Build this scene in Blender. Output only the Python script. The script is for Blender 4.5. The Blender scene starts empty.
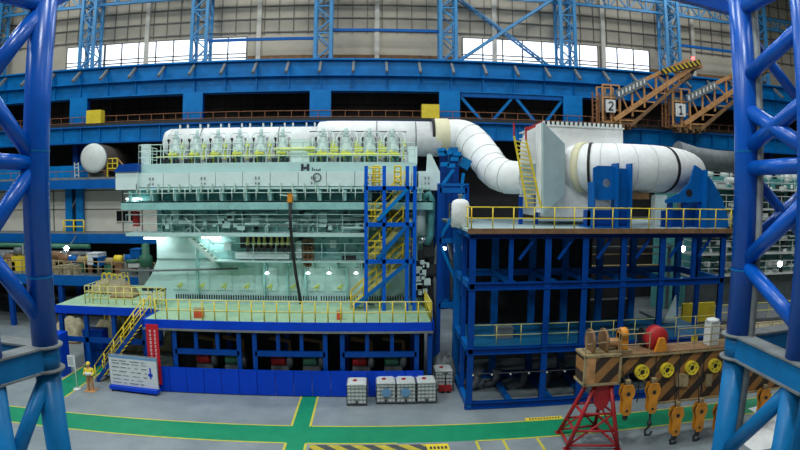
import bpy, math, random
from mathutils import Vector, Matrix
random.seed(7)
SC = bpy.context.scene
COL = SC.collection
PI = math.pi

# ------------------------------------------------------------------ camera (wide lens with barrel curvature)
F, K, CH = 550.0, -0.0591, 10.8
YAW, PITCH, ROLL = 0.0515, 0.0604, -0.0044
def cam_matrix():
    cy, sy, cp, sp, cr, sr = math.cos(YAW), math.sin(YAW), math.cos(PITCH), math.sin(PITCH), math.cos(ROLL), math.sin(ROLL)
    A = Matrix(((1,0,0),(0,0,1),(0,-1,0)))
    Rz = Matrix(((cr,-sr,0),(sr,cr,0),(0,0,1)))
    Rx = Matrix(((1,0,0),(0,cp,sp),(0,-sp,cp)))
    Ry = Matrix(((cy,sy,0),(-sy,cy,0),(0,0,1)))
    return Ry @ A @ Rx @ Rz
CM = cam_matrix()
def ray(px, py):
    dx, dy = px-400.0, py-225.0
    r = math.hypot(dx, dy)/F + 1e-9
    th = r*(1+K*r*r); s = math.sin(th)/r
    return CM @ Vector((dx/F*s, dy/F*s, math.cos(th)))
def P(px, py, Y):            # measured point of the photograph at the depth Y
    v = ray(px, py); t = Y/v.y
    return Vector((v.x*t, Y, v.z*t+CH))
def G(px, py, z=0.0):        # measured point of the photograph at the height z
    v = ray(px, py); t = (z-CH)/v.z
    return Vector((v.x*t, v.y*t, z))

cam = bpy.data.cameras.new('camera')
co = bpy.data.objects.new('camera', cam); COL.objects.link(co)
cam.type = 'PANO'; cam.panorama_type = 'FISHEYE_LENS_POLYNOMIAL'
cam.sensor_fit = 'HORIZONTAL'; cam.sensor_width = 36.0; cam.sensor_height = 20.25
fm = F*36.0/800.0
cam.fisheye_fov = PI
cam.fisheye_polynomial_k0 = 0.0
cam.fisheye_polynomial_k1 = -1.0/fm
cam.fisheye_polynomial_k2 = 0.0
cam.fisheye_polynomial_k3 = -K/fm**3
cam.fisheye_polynomial_k4 = 0.0
m = Matrix.Identity(4)
for i in range(3):
    m[i][0] = CM[i][0]; m[i][1] = -CM[i][1]; m[i][2] = -CM[i][2]
m[0][3], m[1][3], m[2][3] = 0, 0, CH
co.matrix_world = m
cam.clip_start = 0.1; cam.clip_end = 500
SC.camera = co

# ------------------------------------------------------------------ materials
def s2l(c): return tuple((x/12.92 if x <= 0.04045 else ((x+0.055)/1.055)**2.4) for x in [v/255.0 for v in c])
MATS = {}
def mat(name, rgb, rough=0.5, metal=0.0, var=0.12, scale=1.5, rgb2=None, bump=0.0, spec=0.5):
    if name in MATS: return MATS[name]
    m = bpy.data.materials.new(name); m.use_nodes = True
    nt = m.node_tree; b = nt.nodes['Principled BSDF']
    c = s2l(rgb); d = s2l(rgb2) if rgb2 else tuple(x*(1-var*2.2) for x in c)
    tc = nt.nodes.new('ShaderNodeTexCoord'); n = nt.nodes.new('ShaderNodeTexNoise')
    n.inputs['Scale'].default_value = scale; n.inputs['Detail'].default_value = 5; n.inputs['Roughness'].default_value = 0.65
    nt.links.new(tc.outputs['Object'], n.inputs['Vector'])
    r = nt.nodes.new('ShaderNodeValToRGB')
    r.color_ramp.elements[0].position = 0.35; r.color_ramp.elements[1].position = 0.62
    r.color_ramp.elements[0].color = (*d, 1); r.color_ramp.elements[1].color = (*c, 1)
    nt.links.new(n.outputs['Fac'], r.inputs['Fac']); nt.links.new(r.outputs['Color'], b.inputs['Base Color'])
    b.inputs['Roughness'].default_value = rough; b.inputs['Metallic'].default_value = metal
    b.inputs['Specular IOR Level'].default_value = spec
    if bump:
        bp = nt.nodes.new('ShaderNodeBump'); bp.inputs['Strength'].default_value = bump; bp.inputs['Distance'].default_value = 0.08
        n2 = nt.nodes.new('ShaderNodeTexNoise'); n2.inputs['Scale'].default_value = scale*3
        nt.links.new(tc.outputs['Object'], n2.inputs['Vector']); nt.links.new(n2.outputs['Fac'], bp.inputs['Height'])
        nt.links.new(bp.outputs['Normal'], b.inputs['Normal'])
    MATS[name] = m; return m
def emis(name, rgb, s):
    if name in MATS: return MATS[name]
    m = bpy.data.materials.new(name); m.use_nodes = True
    b = m.node_tree.nodes['Principled BSDF']
    b.inputs['Base Color'].default_value = (*s2l(rgb), 1); b.inputs['Emission Color'].default_value = (*s2l(rgb), 1)
    b.inputs['Emission Strength'].default_value = s
    MATS[name] = m; return m
def stripes(name, a, b_, period, ax=(1,0,1), rough=0.6):
    m = bpy.data.materials.new(name); m.use_nodes = True
    nt = m.node_tree; b = nt.nodes['Principled BSDF']
    tc = nt.nodes.new('ShaderNodeTexCoord'); dot = nt.nodes.new('ShaderNodeVectorMath'); dot.operation = 'DOT_PRODUCT'
    dot.inputs[1].default_value = tuple(x/period for x in ax)
    nt.links.new(tc.outputs['Object'], dot.inputs[0])
    fr = nt.nodes.new('ShaderNodeMath'); fr.operation = 'FRACT'; nt.links.new(dot.outputs['Value'], fr.inputs[0])
    gt = nt.nodes.new('ShaderNodeMath'); gt.operation = 'GREATER_THAN'; gt.inputs[1].default_value = 0.5
    nt.links.new(fr.outputs[0], gt.inputs[0])
    mx = nt.nodes.new('ShaderNodeMix'); mx.data_type = 'RGBA'
    mx.inputs['A'].default_value = (*s2l(a), 1); mx.inputs['B'].default_value = (*s2l(b_), 1)
    nt.links.new(gt.outputs[0], mx.inputs['Factor'])
    n = nt.nodes.new('ShaderNodeTexNoise'); n.inputs['Scale'].default_value = 3; n.inputs['Detail'].default_value = 5
    nt.links.new(tc.outputs['Object'], n.inputs['Vector'])
    m2 = nt.nodes.new('ShaderNodeMix'); m2.data_type = 'RGBA'; m2.blend_type = 'MULTIPLY'; m2.inputs['Factor'].default_value = 0.5
    nt.links.new(mx.outputs['Result'], m2.inputs['A']); nt.links.new(n.outputs['Fac'], m2.inputs['B'])
    nt.links.new(m2.outputs['Result'], b.inputs['Base Color']); b.inputs['Roughness'].default_value = rough
    MATS[name] = m; return m

M_floor = mat('floor_paint', (136,146,150), 0.45, var=0.05, scale=0.6, rgb2=(120,131,135))
M_lane = mat('lane_green', (22,140,98), 0.45, var=0.07, scale=1.5)
M_yline = mat('line_yellow', (205,195,70), 0.5, var=0.08, scale=3)
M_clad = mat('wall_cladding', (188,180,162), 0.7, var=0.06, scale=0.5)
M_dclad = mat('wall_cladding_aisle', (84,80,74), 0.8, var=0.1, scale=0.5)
M_redor = mat('orange_red', (232,96,60), 0.5)
M_unlit = mat('unlit_dark_cladding', (40,40,42), 0.8)  # near black that stands for unlit depth
M_girt = mat('wall_girt', (122,119,112), 0.6)
M_pilas = mat('wall_pilaster', (206,202,190), 0.6, var=0.04)
M_ceil = mat('ceiling_sheet', (120,125,128), 0.7)
M_white = mat('office_panel', (214,212,200), 0.6, var=0.05, scale=0.8)
M_lattice = mat('paint_sky_blue', (60,140,195), 0.45, var=0.08)
M_gird = mat('paint_girder_blue', (0,122,198), 0.45, var=0.12, scale=0.8, spec=0.22)
M_gird2 = mat('paint_mid_blue', (0,96,176), 0.5, var=0.1, scale=0.8, spec=0.22)
M_mast = mat('paint_mast_blue', (0,88,190), 0.28, var=0.1, scale=0.9)
M_mastj = mat('paint_joint_blue', (18,112,172), 0.35, var=0.1, scale=1.2, spec=0.22)
M_frame = mat('paint_frame_blue', (0,68,156), 0.4, var=0.12, scale=1.0, spec=0.22)
M_deckb = mat('paint_deck_blue', (30,105,150), 0.5, var=0.12, scale=1.0, spec=0.22)
M_royal = mat('paint_royal_blue', (0,66,205), 0.4, var=0.08, scale=1.0, spec=0.22)
M_flange = mat('bare_flange_steel', (122,128,130), 0.6, var=0.15)
M_eng = mat('engine_pale_green', (182,218,214), 0.42, var=0.05, scale=1.2)
M_eng2 = mat('engine_green', (146,200,196), 0.42, var=0.10, scale=1.5)
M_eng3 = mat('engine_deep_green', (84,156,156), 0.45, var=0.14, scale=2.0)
M_cas = mat('engine_casing_white_green', (212,233,230), 0.45, var=0.04, scale=1.0)
M_deckg = mat('deck_pale_green', (166,196,160), 0.55, var=0.08, scale=1.0, rgb2=(140,180,150))
M_seam = mat('wrap_seam_grey', (196,198,196), 0.7)
M_lilac = mat('pale_lilac_cover', (205,205,214), 0.5, var=0.06)
M_dark = mat('dark_steel_and_shade', (38,42,44), 0.6)
M_black = mat('black_rubber_and_shade', (18,18,20), 0.6)
M_yel = mat('paint_yellow', (232,206,50), 0.45, var=0.08)
M_yg = mat('paint_yellow_green', (214,224,96), 0.45, var=0.08)
M_palerail = mat('rail_pale_yellow', (214,208,120), 0.5, var=0.08)
M_prail = mat('rail_pale_green', (190,216,206), 0.5, var=0.05)
M_wrap = mat('insulation_white', (240,242,242), 0.65, var=0.07, scale=0.9, bump=0.35)
M_cream = mat('insulation_cream', (228,222,186), 0.7, var=0.05)
M_grayp = mat('grey_green_plate', (168,190,192), 0.5, var=0.05)
M_orange = mat('paint_orange', (208,152,98), 0.5, var=0.2, scale=2)
M_hook = mat('hook_orange', (226,146,36), 0.45, var=0.18, scale=2)
M_red = mat('paint_red', (176,32,36), 0.45, var=0.15, scale=2)
M_banner = mat('banner_red', (200,16,40), 0.5, var=0.03)
M_brown = mat('worn_brown_steel', (140,104,70), 0.65, var=0.2, scale=2)
M_rust = mat('rusty_rail', (150,96,60), 0.6)
M_plw = mat('plastic_white', (218,224,220), 0.35, var=0.05)
M_cage = mat('galvanised_cage', (150,156,160), 0.4, metal=0.5)
M_silver = mat('silver_foil', (200,210,214), 0.25, metal=0.85)
M_tarp = mat('beige_tarp', (176,166,136), 0.8, var=0.2, scale=2, bump=0.5)
M_tan = mat('tan_sleeper', (170,150,110), 0.8, var=0.2, scale=2)
M_grey = mat('grey_steel', (110,118,122), 0.5, var=0.15)
M_txt = mat('dark_ink', (50,55,62), 0.6)
M_shadedshell = mat('shaded_shell_brown', (70, 62, 56), 0.7)
M_wtxt = mat('white_ink', (235,235,235), 0.6)
M_paper = mat('board_sheet', (212,218,222), 0.5, var=0.04, scale=3)
M_bluebar = mat('board_blue', (110,160,205), 0.5)
M_skin = mat('skin', (205,160,130), 0.5)
M_mach = mat('machine_green', (60,120,96), 0.5, var=0.15)
M_hazb = stripes('hazard_worn', (176,124,68), (66,50,38), 1.05, (1,0,-1))
M_haz = stripes('hazard_yellow', (225,190,40), (30,30,30), 0.6)
M_floorhaz = stripes('hazard_floor', (206,188,60), (80,84,84), 1.0, (1,1,0))
M_win = emis('daylight_pane', (236,244,255), 1.6)
M_tube = emis('tube_light', (240,250,252), 7.0)
M_tower = mat('paint_tower_blue', (0,92,205), 0.4, var=0.08, scale=1.0, spec=0.22)
M_lamp = emis('lamp_glow', (230,245,255), 60.0)
M_redl = emis('red_beacon', (255,60,60), 10.0)
M_glassd = mat('dark_glass', (22,28,32), 0.1)

# ------------------------------------------------------------------ mesh building
ORG = {}
class MB:
    def __init__(s): s.v = []; s.f = []; s.sm = []
    def add(s, vs, fs, smooth=False):
        o = len(s.v); s.v += [tuple(v) for v in vs]
        s.f += [tuple(i+o for i in f) for f in fs]; s.sm += [smooth]*len(fs); return s
    def box(s, x0, x1, y0, y1, z0, z1):
        vs = [(x0,y0,z0),(x1,y0,z0),(x1,y1,z0),(x0,y1,z0),(x0,y0,z1),(x1,y0,z1),(x1,y1,z1),(x0,y1,z1)]
        return s.add(vs, [(0,3,2,1),(4,5,6,7),(0,1,5,4),(1,2,6,5),(2,3,7,6),(3,0,4,7)])
    def bar(s, p, q, w, h=None, up=(0,0,1)):       # rectangular bar from p to q
        p, q = Vector(p), Vector(q); h = h or w; d = (q-p).normalized(); u = Vector(up)
        if abs(d.dot(u)) > 0.98: u = Vector((0,1,0))
        a = d.cross(u).normalized()*w/2; b = a.cross(d).normalized()*h/2
        vs = [p-a-b, p+a-b, p+a+b, p-a+b, q-a-b, q+a-b, q+a+b, q-a+b]
        return s.add(vs, [(0,3,2,1),(4,5,6,7),(0,1,5,4),(1,2,6,5),(2,3,7,6),(3,0,4,7)])
    def ibeam(s, p, q, w, h, t=0.03):              # I section, web upright
        p, q = Vector(p), Vector(q); d = Vector((0,0,h/2-t/2))
        s.bar(p+d, q+d, w, t); s.bar(p-d, q-d, w, t); s.bar(p, q, t, h-2*t); return s
    def tube(s, pts, r, n=10, cap=True):
        pts = [Vector(p) for p in pts]; rs = r if isinstance(r, (list, tuple)) else [r]*len(pts)
        rings = []; pu = None
        for i, p in enumerate(pts):
            d = (pts[min(i+1, len(pts)-1)] - pts[max(i-1, 0)]).normalized()
            if pu is None: pu = Vector((0,0,1)) if abs(d.z) < 0.9 else Vector((1,0,0))
            a = d.cross(pu).normalized(); b = a.cross(d).normalized(); pu = b
            rings.append([p + (a*math.cos(2*PI*k/n) + b*math.sin(2*PI*k/n))*rs[i] for k in range(n)])
        vs = [v for r_ in rings for v in r_]; fs = []
        for i in range(len(pts)-1):
            for k in range(n): fs.append((i*n+k, i*n+(k+1)%n, (i+1)*n+(k+1)%n, (i+1)*n+k))
        s.add(vs, fs, True)
        if cap:
            o = len(s.v)-len(vs)
            s.f.append(tuple(o+k for k in reversed(range(n)))); s.sm.append(False)
            s.f.append(tuple(o+(len(pts)-1)*n+k for k in range(n))); s.sm.append(False)
        return s
    def lathe(s, c, prof, n=20, axis='z'):         # prof = [(r, t)]
        c = Vector(c); vs = []
        for r, t in prof:
            for k in range(n):
                a = 2*PI*k/n; u, w = r*math.cos(a), r*math.sin(a)
                vs.append(c + (Vector((u,w,t)) if axis == 'z' else Vector((t,u,w)) if axis == 'x' else Vector((w,t,u))))
        fs = []
        for i in range(len(prof)-1):
            for k in range(n): fs.append((i*n+k, i*n+(k+1)%n, (i+1)*n+(k+1)%n, (i+1)*n+k))
        o = len(s.v); s.add(vs, fs, True)
        if prof[0][0] > 1e-4: s.f.append(tuple(o+k for k in reversed(range(n)))); s.sm.append(False)
        if prof[-1][0] > 1e-4: s.f.append(tuple(o+(len(prof)-1)*n+k for k in range(n))); s.sm.append(False)
        return s
    def ring(s, c, ro, ri, t, n=24, axis='y'):
        c = Vector(c); vs = []
        def pt(r, a, q):
            u, w = r*math.cos(a), r*math.sin(a)
            return c + (Vector((u,q,w)) if axis == 'y' else Vector((q,u,w)) if axis == 'x' else Vector((u,w,q)))
        for r, q in ((ro,-t/2),(ro,t/2),(ri,t/2),(ri,-t/2)):
            for k in range(n): vs.append(pt(r, 2*PI*k/n, q))
        fs = []
        for i in range(4):
            j = (i+1) % 4
            for k in range(n): fs.append((i*n+k, i*n+(k+1)%n, j*n+(k+1)%n, j*n+k))
        return s.add(vs, fs)
    def prism(s, poly, y0, y1):                    # polygon of (x, z), extruded along y
        n = len(poly); vs = [(x,y0,z) for x,z in poly] + [(x,y1,z) for x,z in poly]
        return s.add(vs, [tuple(range(n)), tuple(reversed(range(n,2*n)))] + [(i,(i+1)%n+0,(i+1)%n+n,i+n)[::-1] for i in range(n)])
    def prismx(s, poly, x0, x1):                   # polygon of (y, z), extruded along x
        n = len(poly); vs = [(x0,y,z) for y,z in poly] + [(x1,y,z) for y,z in poly]
        return s.add(vs, [tuple(reversed(range(n))), tuple(range(n,2*n))] + [(i,(i+1)%n,(i+1)%n+n,i+n) for i in range(n)])
    def prismz(s, poly, z0, z1):
        n = len(poly); vs = [(x,y,z0) for x,y in poly] + [(x,y,z1) for x,y in poly]
        return s.add(vs, [tuple(reversed(range(n))), tuple(range(n,2*n))] + [(i,(i+1)%n,(i+1)%n+n,i+n) for i in range(n)])
    def build(s, name, m, parent=None, kind=None):
        me = bpy.data.meshes.new(name)
        o0 = Vector(ORG.get(parent.name, (0,0,0))) if parent else Vector((0,0,0))
        loc = o0
        if not parent and s.v and kind != 'structure':     # a thing that is one mesh: origin at its base
            xs, ys, zs = zip(*s.v)
            loc = Vector(((min(xs)+max(xs))/2, (min(ys)+max(ys))/2, min(zs)))
        me.from_pydata([tuple(Vector(v)-loc) for v in s.v], [], s.f)
        me.polygons.foreach_set('use_smooth', s.sm)
        me.materials.append(m); me.update()
        o = bpy.data.objects.new(name, me); COL.objects.link(o)
        if parent: o.parent = parent; ORG[o.name] = o0
        else: o.location = loc; ORG[o.name] = loc
        if kind: o['kind'] = kind
        return o
def build_each(mb, name, m, parent):            # every loose piece becomes a part of its own
    n = len(mb.v); pa = list(range(n))
    def fd(i):
        while pa[i] != i: pa[i] = pa[pa[i]]; i = pa[i]
        return i
    for f in mb.f:
        r0 = fd(f[0])
        for i in f[1:]: pa[fd(i)] = r0
    grp = {}
    for i in range(n): grp.setdefault(fd(i), []).append(i)
    boxes = [[ids, [min(mb.v[i][k] for i in ids)-0.02 for k in range(3)], [max(mb.v[i][k] for i in ids)+0.02 for k in range(3)]] for ids in grp.values()]
    merged = True
    while merged:
        merged = False
        for a in range(len(boxes)):
            for b in range(a+1, len(boxes)):
                A, B = boxes[a], boxes[b]
                if all(A[1][k] <= B[2][k] and B[1][k] <= A[2][k] for k in range(3)):
                    A[0] += B[0]; A[1] = [min(A[1][k], B[1][k]) for k in range(3)]; A[2] = [max(A[2][k], B[2][k]) for k in range(3)]
                    boxes.pop(b); merged = True; break
            if merged: break
    out = []
    for ids, _, _ in boxes:
        st = set(ids); mp = {}; q = MB()
        for i in sorted(ids): mp[i] = len(q.v); q.v.append(mb.v[i])
        for f, sm_ in zip(mb.f, mb.sm):
            if f[0] in st: q.f.append(tuple(mp[i] for i in f)); q.sm.append(sm_)
        out.append(q.build(name, m, parent))
    return out
ORD = 'first second third fourth fifth sixth seventh eighth ninth tenth eleventh twelfth thirteenth fourteenth fifteenth sixteenth seventeenth eighteenth'.split()
def tag(o, label, cat, group=None, kind=None):
    o['label'] = label; o['category'] = cat
    if group: o['group'] = group
    if kind: o['kind'] = kind
    return o
def thing(name, label, cat, loc, group=None):
    o = bpy.data.objects.new(name, None); COL.objects.link(o); o.location = loc; o.empty_display_size = 0.2
    ORG[o.name] = Vector(loc); return tag(o, label, cat, group)
def struct(name, mb, m): return mb.build(name, m, None, 'structure')
def copy_tree(o, dloc, label=None, group=None):
    r = o.copy(); COL.objects.link(r); r.location = o.location + Vector(dloc)
    ORG[r.name] = Vector(ORG[o.name]) + Vector(dloc)
    if label: r['label'] = label
    if group: r['group'] = group
    for ch in list(o.children):
        c = ch.copy(); COL.objects.link(c); c.parent = r
        for g in list(ch.children):
            d = g.copy(); COL.objects.link(d); d.parent = c
    return r
def same(o, parent, off):                                   # another part that shares the mesh, moved by off
    c = o.copy(); COL.objects.link(c); c.parent = parent; c.location = Vector(o.location) + Vector(off); return c
def lerp(a, b, t): return Vector(a)*(1-t) + Vector(b)*t
def railing_mb(mb, pts, h=1.05, sp=1.3, r=0.025, rails=2, sq=4):
    for a, b in zip(pts[:-1], pts[1:]):
        a, b = Vector(a), Vector(b); L = (b-a).length; n = max(1, round(L/sp))
        for i in range(n+1):
            p = lerp(a, b, i/n); mb.tube([p, p+Vector((0,0,h))], r, sq, False)
        for k in range(rails):
            z = Vector((0,0,h*(k+1)/rails)); mb.tube([a+z, b+z], r, sq, False)
    return mb
def railing(parent, pts, m, h=1.05, sp=1.3, r=0.03, rails=2, name='rail'):    # posts are parts of their own
    mb = MB()
    for a, b in zip(pts[:-1], pts[1:]):
        for k in range(rails):
            z = Vector((0,0,h*(k+1)/rails)); mb.tube([Vector(a)+z, Vector(b)+z], r, 5, False)
    mb.build(name, m, parent)
    first = None
    for a, b in zip(pts[:-1], pts[1:]):
        a, b = Vector(a), Vector(b); n = max(1, round((b-a).length/sp))
        for i in range(n+1):
            p = lerp(a, b, i/n)
            if first is None:
                first = (MB().tube([p, p+Vector((0,0,h))], r*1.15, 5).build('post', m, parent), p)
            else: same(first[0], parent, p-first[1])
def lacing(mb, a0, a1, b0, b1, n, w):                        # zigzag between the lines a0-a1 and b0-b1
    for i in range(n):
        p = lerp(a0, a1, i/n) if i % 2 == 0 else lerp(b0, b1, i/n)
        q = lerp(b0, b1, (i+1)/n) if i % 2 == 0 else lerp(a0, a1, (i+1)/n)
        mb.bar(p, q, w)
    for i in range(0, n+1, 2): mb.bar(lerp(a0, a1, i/n), lerp(b0, b1, i/n), w)
    return mb
def stairs(name_parent, p, q, width, m, m_rail=None, rail_name='handrail', n=None):   # flight from foot p to head q, width along y
    p, q = Vector(p), Vector(q); n = n or max(4, round((q.z-p.z)/0.25))
    s = MB(); 
    for dy in (0, width): s.bar(p+Vector((0,dy,0)), q+Vector((0,dy,0)), 0.05, 0.24)
    s.build('stringer', m, name_parent)
    t = MB(); d = (q-p)/n
    for i in range(1, n):
        c = p+d*i; t.box(c.x-0.13, c.x+0.13, c.y, c.y+width, c.z-0.02, c.z+0.02)
    t.build('tread', m_rail or m, name_parent)
    r = MB()
    for dy in (0, width):
        o = Vector((0,dy,0)); up = Vector((0,0,1.0))
        r.tube([p+o+up, q+o+up], 0.035, 5); r.tube([p+o+up/2, q+o+up/2], 0.03, 5)
        k = max(2, round((q-p).length/1.0))
        for i in range(k+1): c = lerp(p, q, i/k)+o; r.tube([c, c+up], 0.035, 5)
    r.build(rail_name, m_rail or m, name_parent)

# ================================================================== SETTING
struct('floor', MB().box(-70, 70, -8, 67, -0.3, 0), M_floor)
# green lanes and yellow lines painted on the floor
e = 0.004
struct('floor_lane', MB().box(-60, 60, 22.15, 23.9, 0, e), M_lane)
struct('floor_lane', MB().box(-3.72, -2.94, 23.9, 27.85, 0, e), M_lane)
struct('floor_lane', MB().box(-3.72, -2.94, 14, 22.15, 0, e), M_lane)
xl0, xl1 = G(64, 387).x, G(66, 395.5).x
struct('floor_lane', MB().box(-18.2, -16.6, 25.9, 34, 0, e), M_lane)
yl = MB()
for x0, x1, y in ((-60, -3.8, 22.07), (-2.86, 1.05, 22.07), (4.5, 60, 22.07), (-60, -3.8, 23.9), (-2.86, 60, 23.9)):
    yl.box(x0, x1, y, y+0.09, 0, e*2)
for x in (-3.82, -2.94): yl.box(x, x+0.11, 23.9, 27.85, 0, e*2)
for x in (-3.82, -2.94): yl.box(x, x+0.11, 14, 22.1, 0, e*2)
for x in (4.45, 5.65, 7.2): yl.box(x, x+0.12, 16, 22.1, 0, e*2)
for x in (-18.3, -16.6): yl.box(x, x+0.11, 25.9, 34, 0, e*2)
struct('floor_line', yl, M_yline)
struct('floor_hatching', MB().box(-2.7, 3.1, 19.5, 21.98, 0, e), M_floorhaz)
a = G(525, 421); b = G(560, 417.5)
struct('floor_caption_strip', MB().box(7.3, 9.15, 23.98, 24.3, 0, e*2), M_yel)
struct('floor_caption_strip', MB().box(2.3, 3.25, 21.2, 21.95, 0, e*3), M_yel)
tx = MB()
for i in range(11): tx.box(7.5+i*0.145, 7.58+i*0.145, 24.07, 24.21, 0, e*3)
for i in range(5): tx.box(2.42+i*0.16, 2.52+i*0.16, 21.45, 21.7, 0, e*4)
struct('floor_caption_characters', tx, M_txt)

WY = 53.0
struct('wall_back', MB().box(-75, 75, WY, WY+0.4, 23.4, 37), M_clad)
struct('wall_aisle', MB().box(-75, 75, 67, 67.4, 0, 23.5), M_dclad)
struct('wall_left', MB().box(-70.4, -70, -8, 67, 0, 37), M_clad)
struct('wall_right', MB().box(70, 70.4, -8, 67, 0, 37), M_clad)
struct('ceiling', MB().box(-75, 75, -8, WY+0.4, 36, 36.3), M_ceil)
struct('ceiling_aisle', MB().box(-75, 75, WY, 67.4, 23.2, 23.5), M_ceil)
struct('ceiling_light_block', MB().box(-69.8, 69.8, 49.2, 67, 15.95, 16.2), M_dclad)  # slab added to keep lamp light out of the aisle
struct('wall_front', MB().box(-75, 75, -8.4, -8, 0, 37), M_dclad)  # hall wall out of view, added to shut out ambient light
struct('wall_shade_partition', MB().box(-70, 30, 53, 53.3, 0, 15.9), M_unlit)  # added partition, its near black standing for the unlit far side
g = MB()
for z in (26.55, 27.9, 29.25, 30.6, 31.95, 33.3): g.box(-75, 75, WY-0.14, WY, z-0.06, z+0.06)
x = -60.0
while x < 60:
    g.box(x-0.04, x+0.04, WY-0.1, WY, 26.3, 36); x += 1.45
struct('trim_1', g, M_girt)
ga = MB()
for z in (17.2, 18.6, 20.0, 21.4): ga.box(-69, 69, 66.86, 67, z-0.06, z+0.06)
x = -60.0
while x < 60: ga.box(x-0.04, x+0.04, 66.86, 67, 16.2, 23); x += 1.9
struct('trim_5', ga, M_dark)
pl = MB()
for x in (-22.9, -11.2, 0.4, 12.0, 23.6, 34.5, 40, -34.4): pl.box(x-0.22, x+0.22, WY-0.35, WY, 22.8, 36)
struct('trim_2', pl, M_pilas)
WZ0, WZ1 = 23.55, 26.1
wi = 0
blue_rows = []
for x0, x1 in ((-32.2, -27.7), (-27.6, -12.4), (8.8, 23.0), (23.3, 29.0)):
    wi += 1
    w = struct('window_%d' % wi, MB().box(x0, x1, WY-0.05, WY-0.01, WZ0, WZ1), M_win)
    mu = MB(); n = max(1, round((x1-x0)/1.9))
    for i in range(n+1):
        xx = x0+(x1-x0)*i/n; mu.box(xx-0.06, xx+0.06, WY-0.16, WY-0.05, WZ0, WZ1)
    for z in (WZ0, WZ0+0.45, WZ0+0.85, WZ1): mu.box(x0, x1, WY-0.16, WY-0.05, z-0.05, z+0.05)
    mu.build('window_frame', M_girt, w)
br = MB()                                                    # brown flashing strip where no pane is
for x0, x1 in ((-12.3, 8.7), (29.1, 45)): br.box(x0, x1, WY-0.08, WY, WZ0, WZ0+0.6)
struct('trim_3', br, M_brown)

# ================================================================== HALL STEEL
CX = (-39.9, -28.2, -16.4, -4.6, 7.0, 18.7, 30.3, 41.8)
descr = ['beyond the first blue mast', 'over the end of the engine platform stairs', 'above the free end of the engine', 'above the middle of the engine',
         'behind the start of the white exhaust duct', 'above the white reactor box', 'above the tip of the orange boom numbered 2', 'behind the second blue mast']
# lattice columns above the crane girder
for i, x in enumerate(CX):
    t = thing('lattice_column', 'sky blue lattice steel column ' + descr[i], 'column', (x, 50.5, 22.8), 'lattice columns along the upper wall')
    Y0, Y1, h = 50.0, 51.6, 36
    for dx in (-0.72, 0.72):
        for Yc in (Y0, Y1):
            MB().bar((x+dx, Yc, 22.75), (x+dx, Yc, h), 0.3 if Yc == Y0 else 0.24, 0.3).build('chord', M_lattice, t)
    l = MB()
    lacing(l, (x-0.72, Y0, 22.9), (x-0.72, Y0, h), (x+0.72, Y0, 22.9), (x+0.72, Y0, h), 10, 0.13)
    lacing(l, (x-0.72, Y1, 22.9), (x-0.72, Y1, h), (x+0.72, Y1, 22.9), (x+0.72, Y1, h), 10, 0.1)
    for dx in (-0.72, 0.72): lacing(l, (x+dx, Y0, 22.9), (x+dx, Y0, h), (x+dx, Y1, 22.9), (x+dx, Y1, h), 8, 0.1)
    l.build('lacing', M_lattice, t)
# plain blue columns below the girder, darker blue standing for dim light
for i, x in enumerate(CX):
    t = thing('steel_column', 'blue twin flanged steel column below the crane girder ' + descr[i], 'column', (x, 49.6, 0), 'blue columns below the crane girder')
    for dx in (-0.62, 0.62): MB().ibeam((x+dx, 49.9, 0.0), (x+dx, 49.9, 19.85), 0.5, 0.5).bar((x+dx, 49.6, 0), (x+dx, 49.6, 19.85), 0.55, 0.1).build('flange', M_frame, t)
    MB().box(x-0.45, x+0.45, 49.85, 49.95, 0.0, 19.8).build('web', M_frame, t)
    MB().box(x-1.0, x+0.9, 49.0, 49.1, 16.9, 19.9).build('front_plate', M_gird, t)
# crane runway girder
t = thing('crane_girder', 'long bright blue crane girder under the row of bright windows', 'girder', (0, 49.6, 19.9))
MB().box(-69.8, 69.8, 49.3, 49.45, 21.3, 22.75).build('upper_web', M_gird, t)
MB().box(-69.8, 69.8, 49.55, 49.75, 19.9, 21.3).build('lower_web', M_gird, t)
f = MB(); f.box(-69.8, 69.8, 48.9, 50.2, 22.68, 22.82); f.box(-69.8, 69.8, 49.0, 50.1, 21.24, 21.36); f.box(-69.8, 69.8, 49.1, 50.3, 19.86, 19.98)
f.build('flanges', M_gird, t)
x = -43.0; k0 = None
while x < 43:
    if k0 is None:
        k0 = (MB().bar((x, 49.3, 22.6), (x, 47.7, 21.3), 0.22, 0.22).build('bracket', M_flange, t), x)
        k1 = MB().box(x-0.04, x+0.04, 49.3, 49.9, 20.0, 21.25).box(x-0.05, x+0.05, 49.05, 49.4, 21.36, 22.68).build('stiffener', M_gird, t)
    else: same(k0[0], t, (x-k0[1], 0, 0)); same(k1, t, (x-k0[1], 0, 0))
    x += 2.95
# roof truss along the wall
t = thing('roof_truss', 'pale blue lattice roof truss running along the top of the wall', 'truss', (0, 51, 29))
for z in (29.7, 30.9): MB().bar((-69.8, 50.9, z), (69.8, 50.9, z), 0.25).build('chord', M_lattice, t)
l = MB(); lacing(l, (-75, 50.9, 29.7), (75, 50.9, 29.7), (-75, 50.9, 30.9), (75, 50.9, 30.9), 140, 0.12); l.build('lacing', M_lattice, t)
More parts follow.
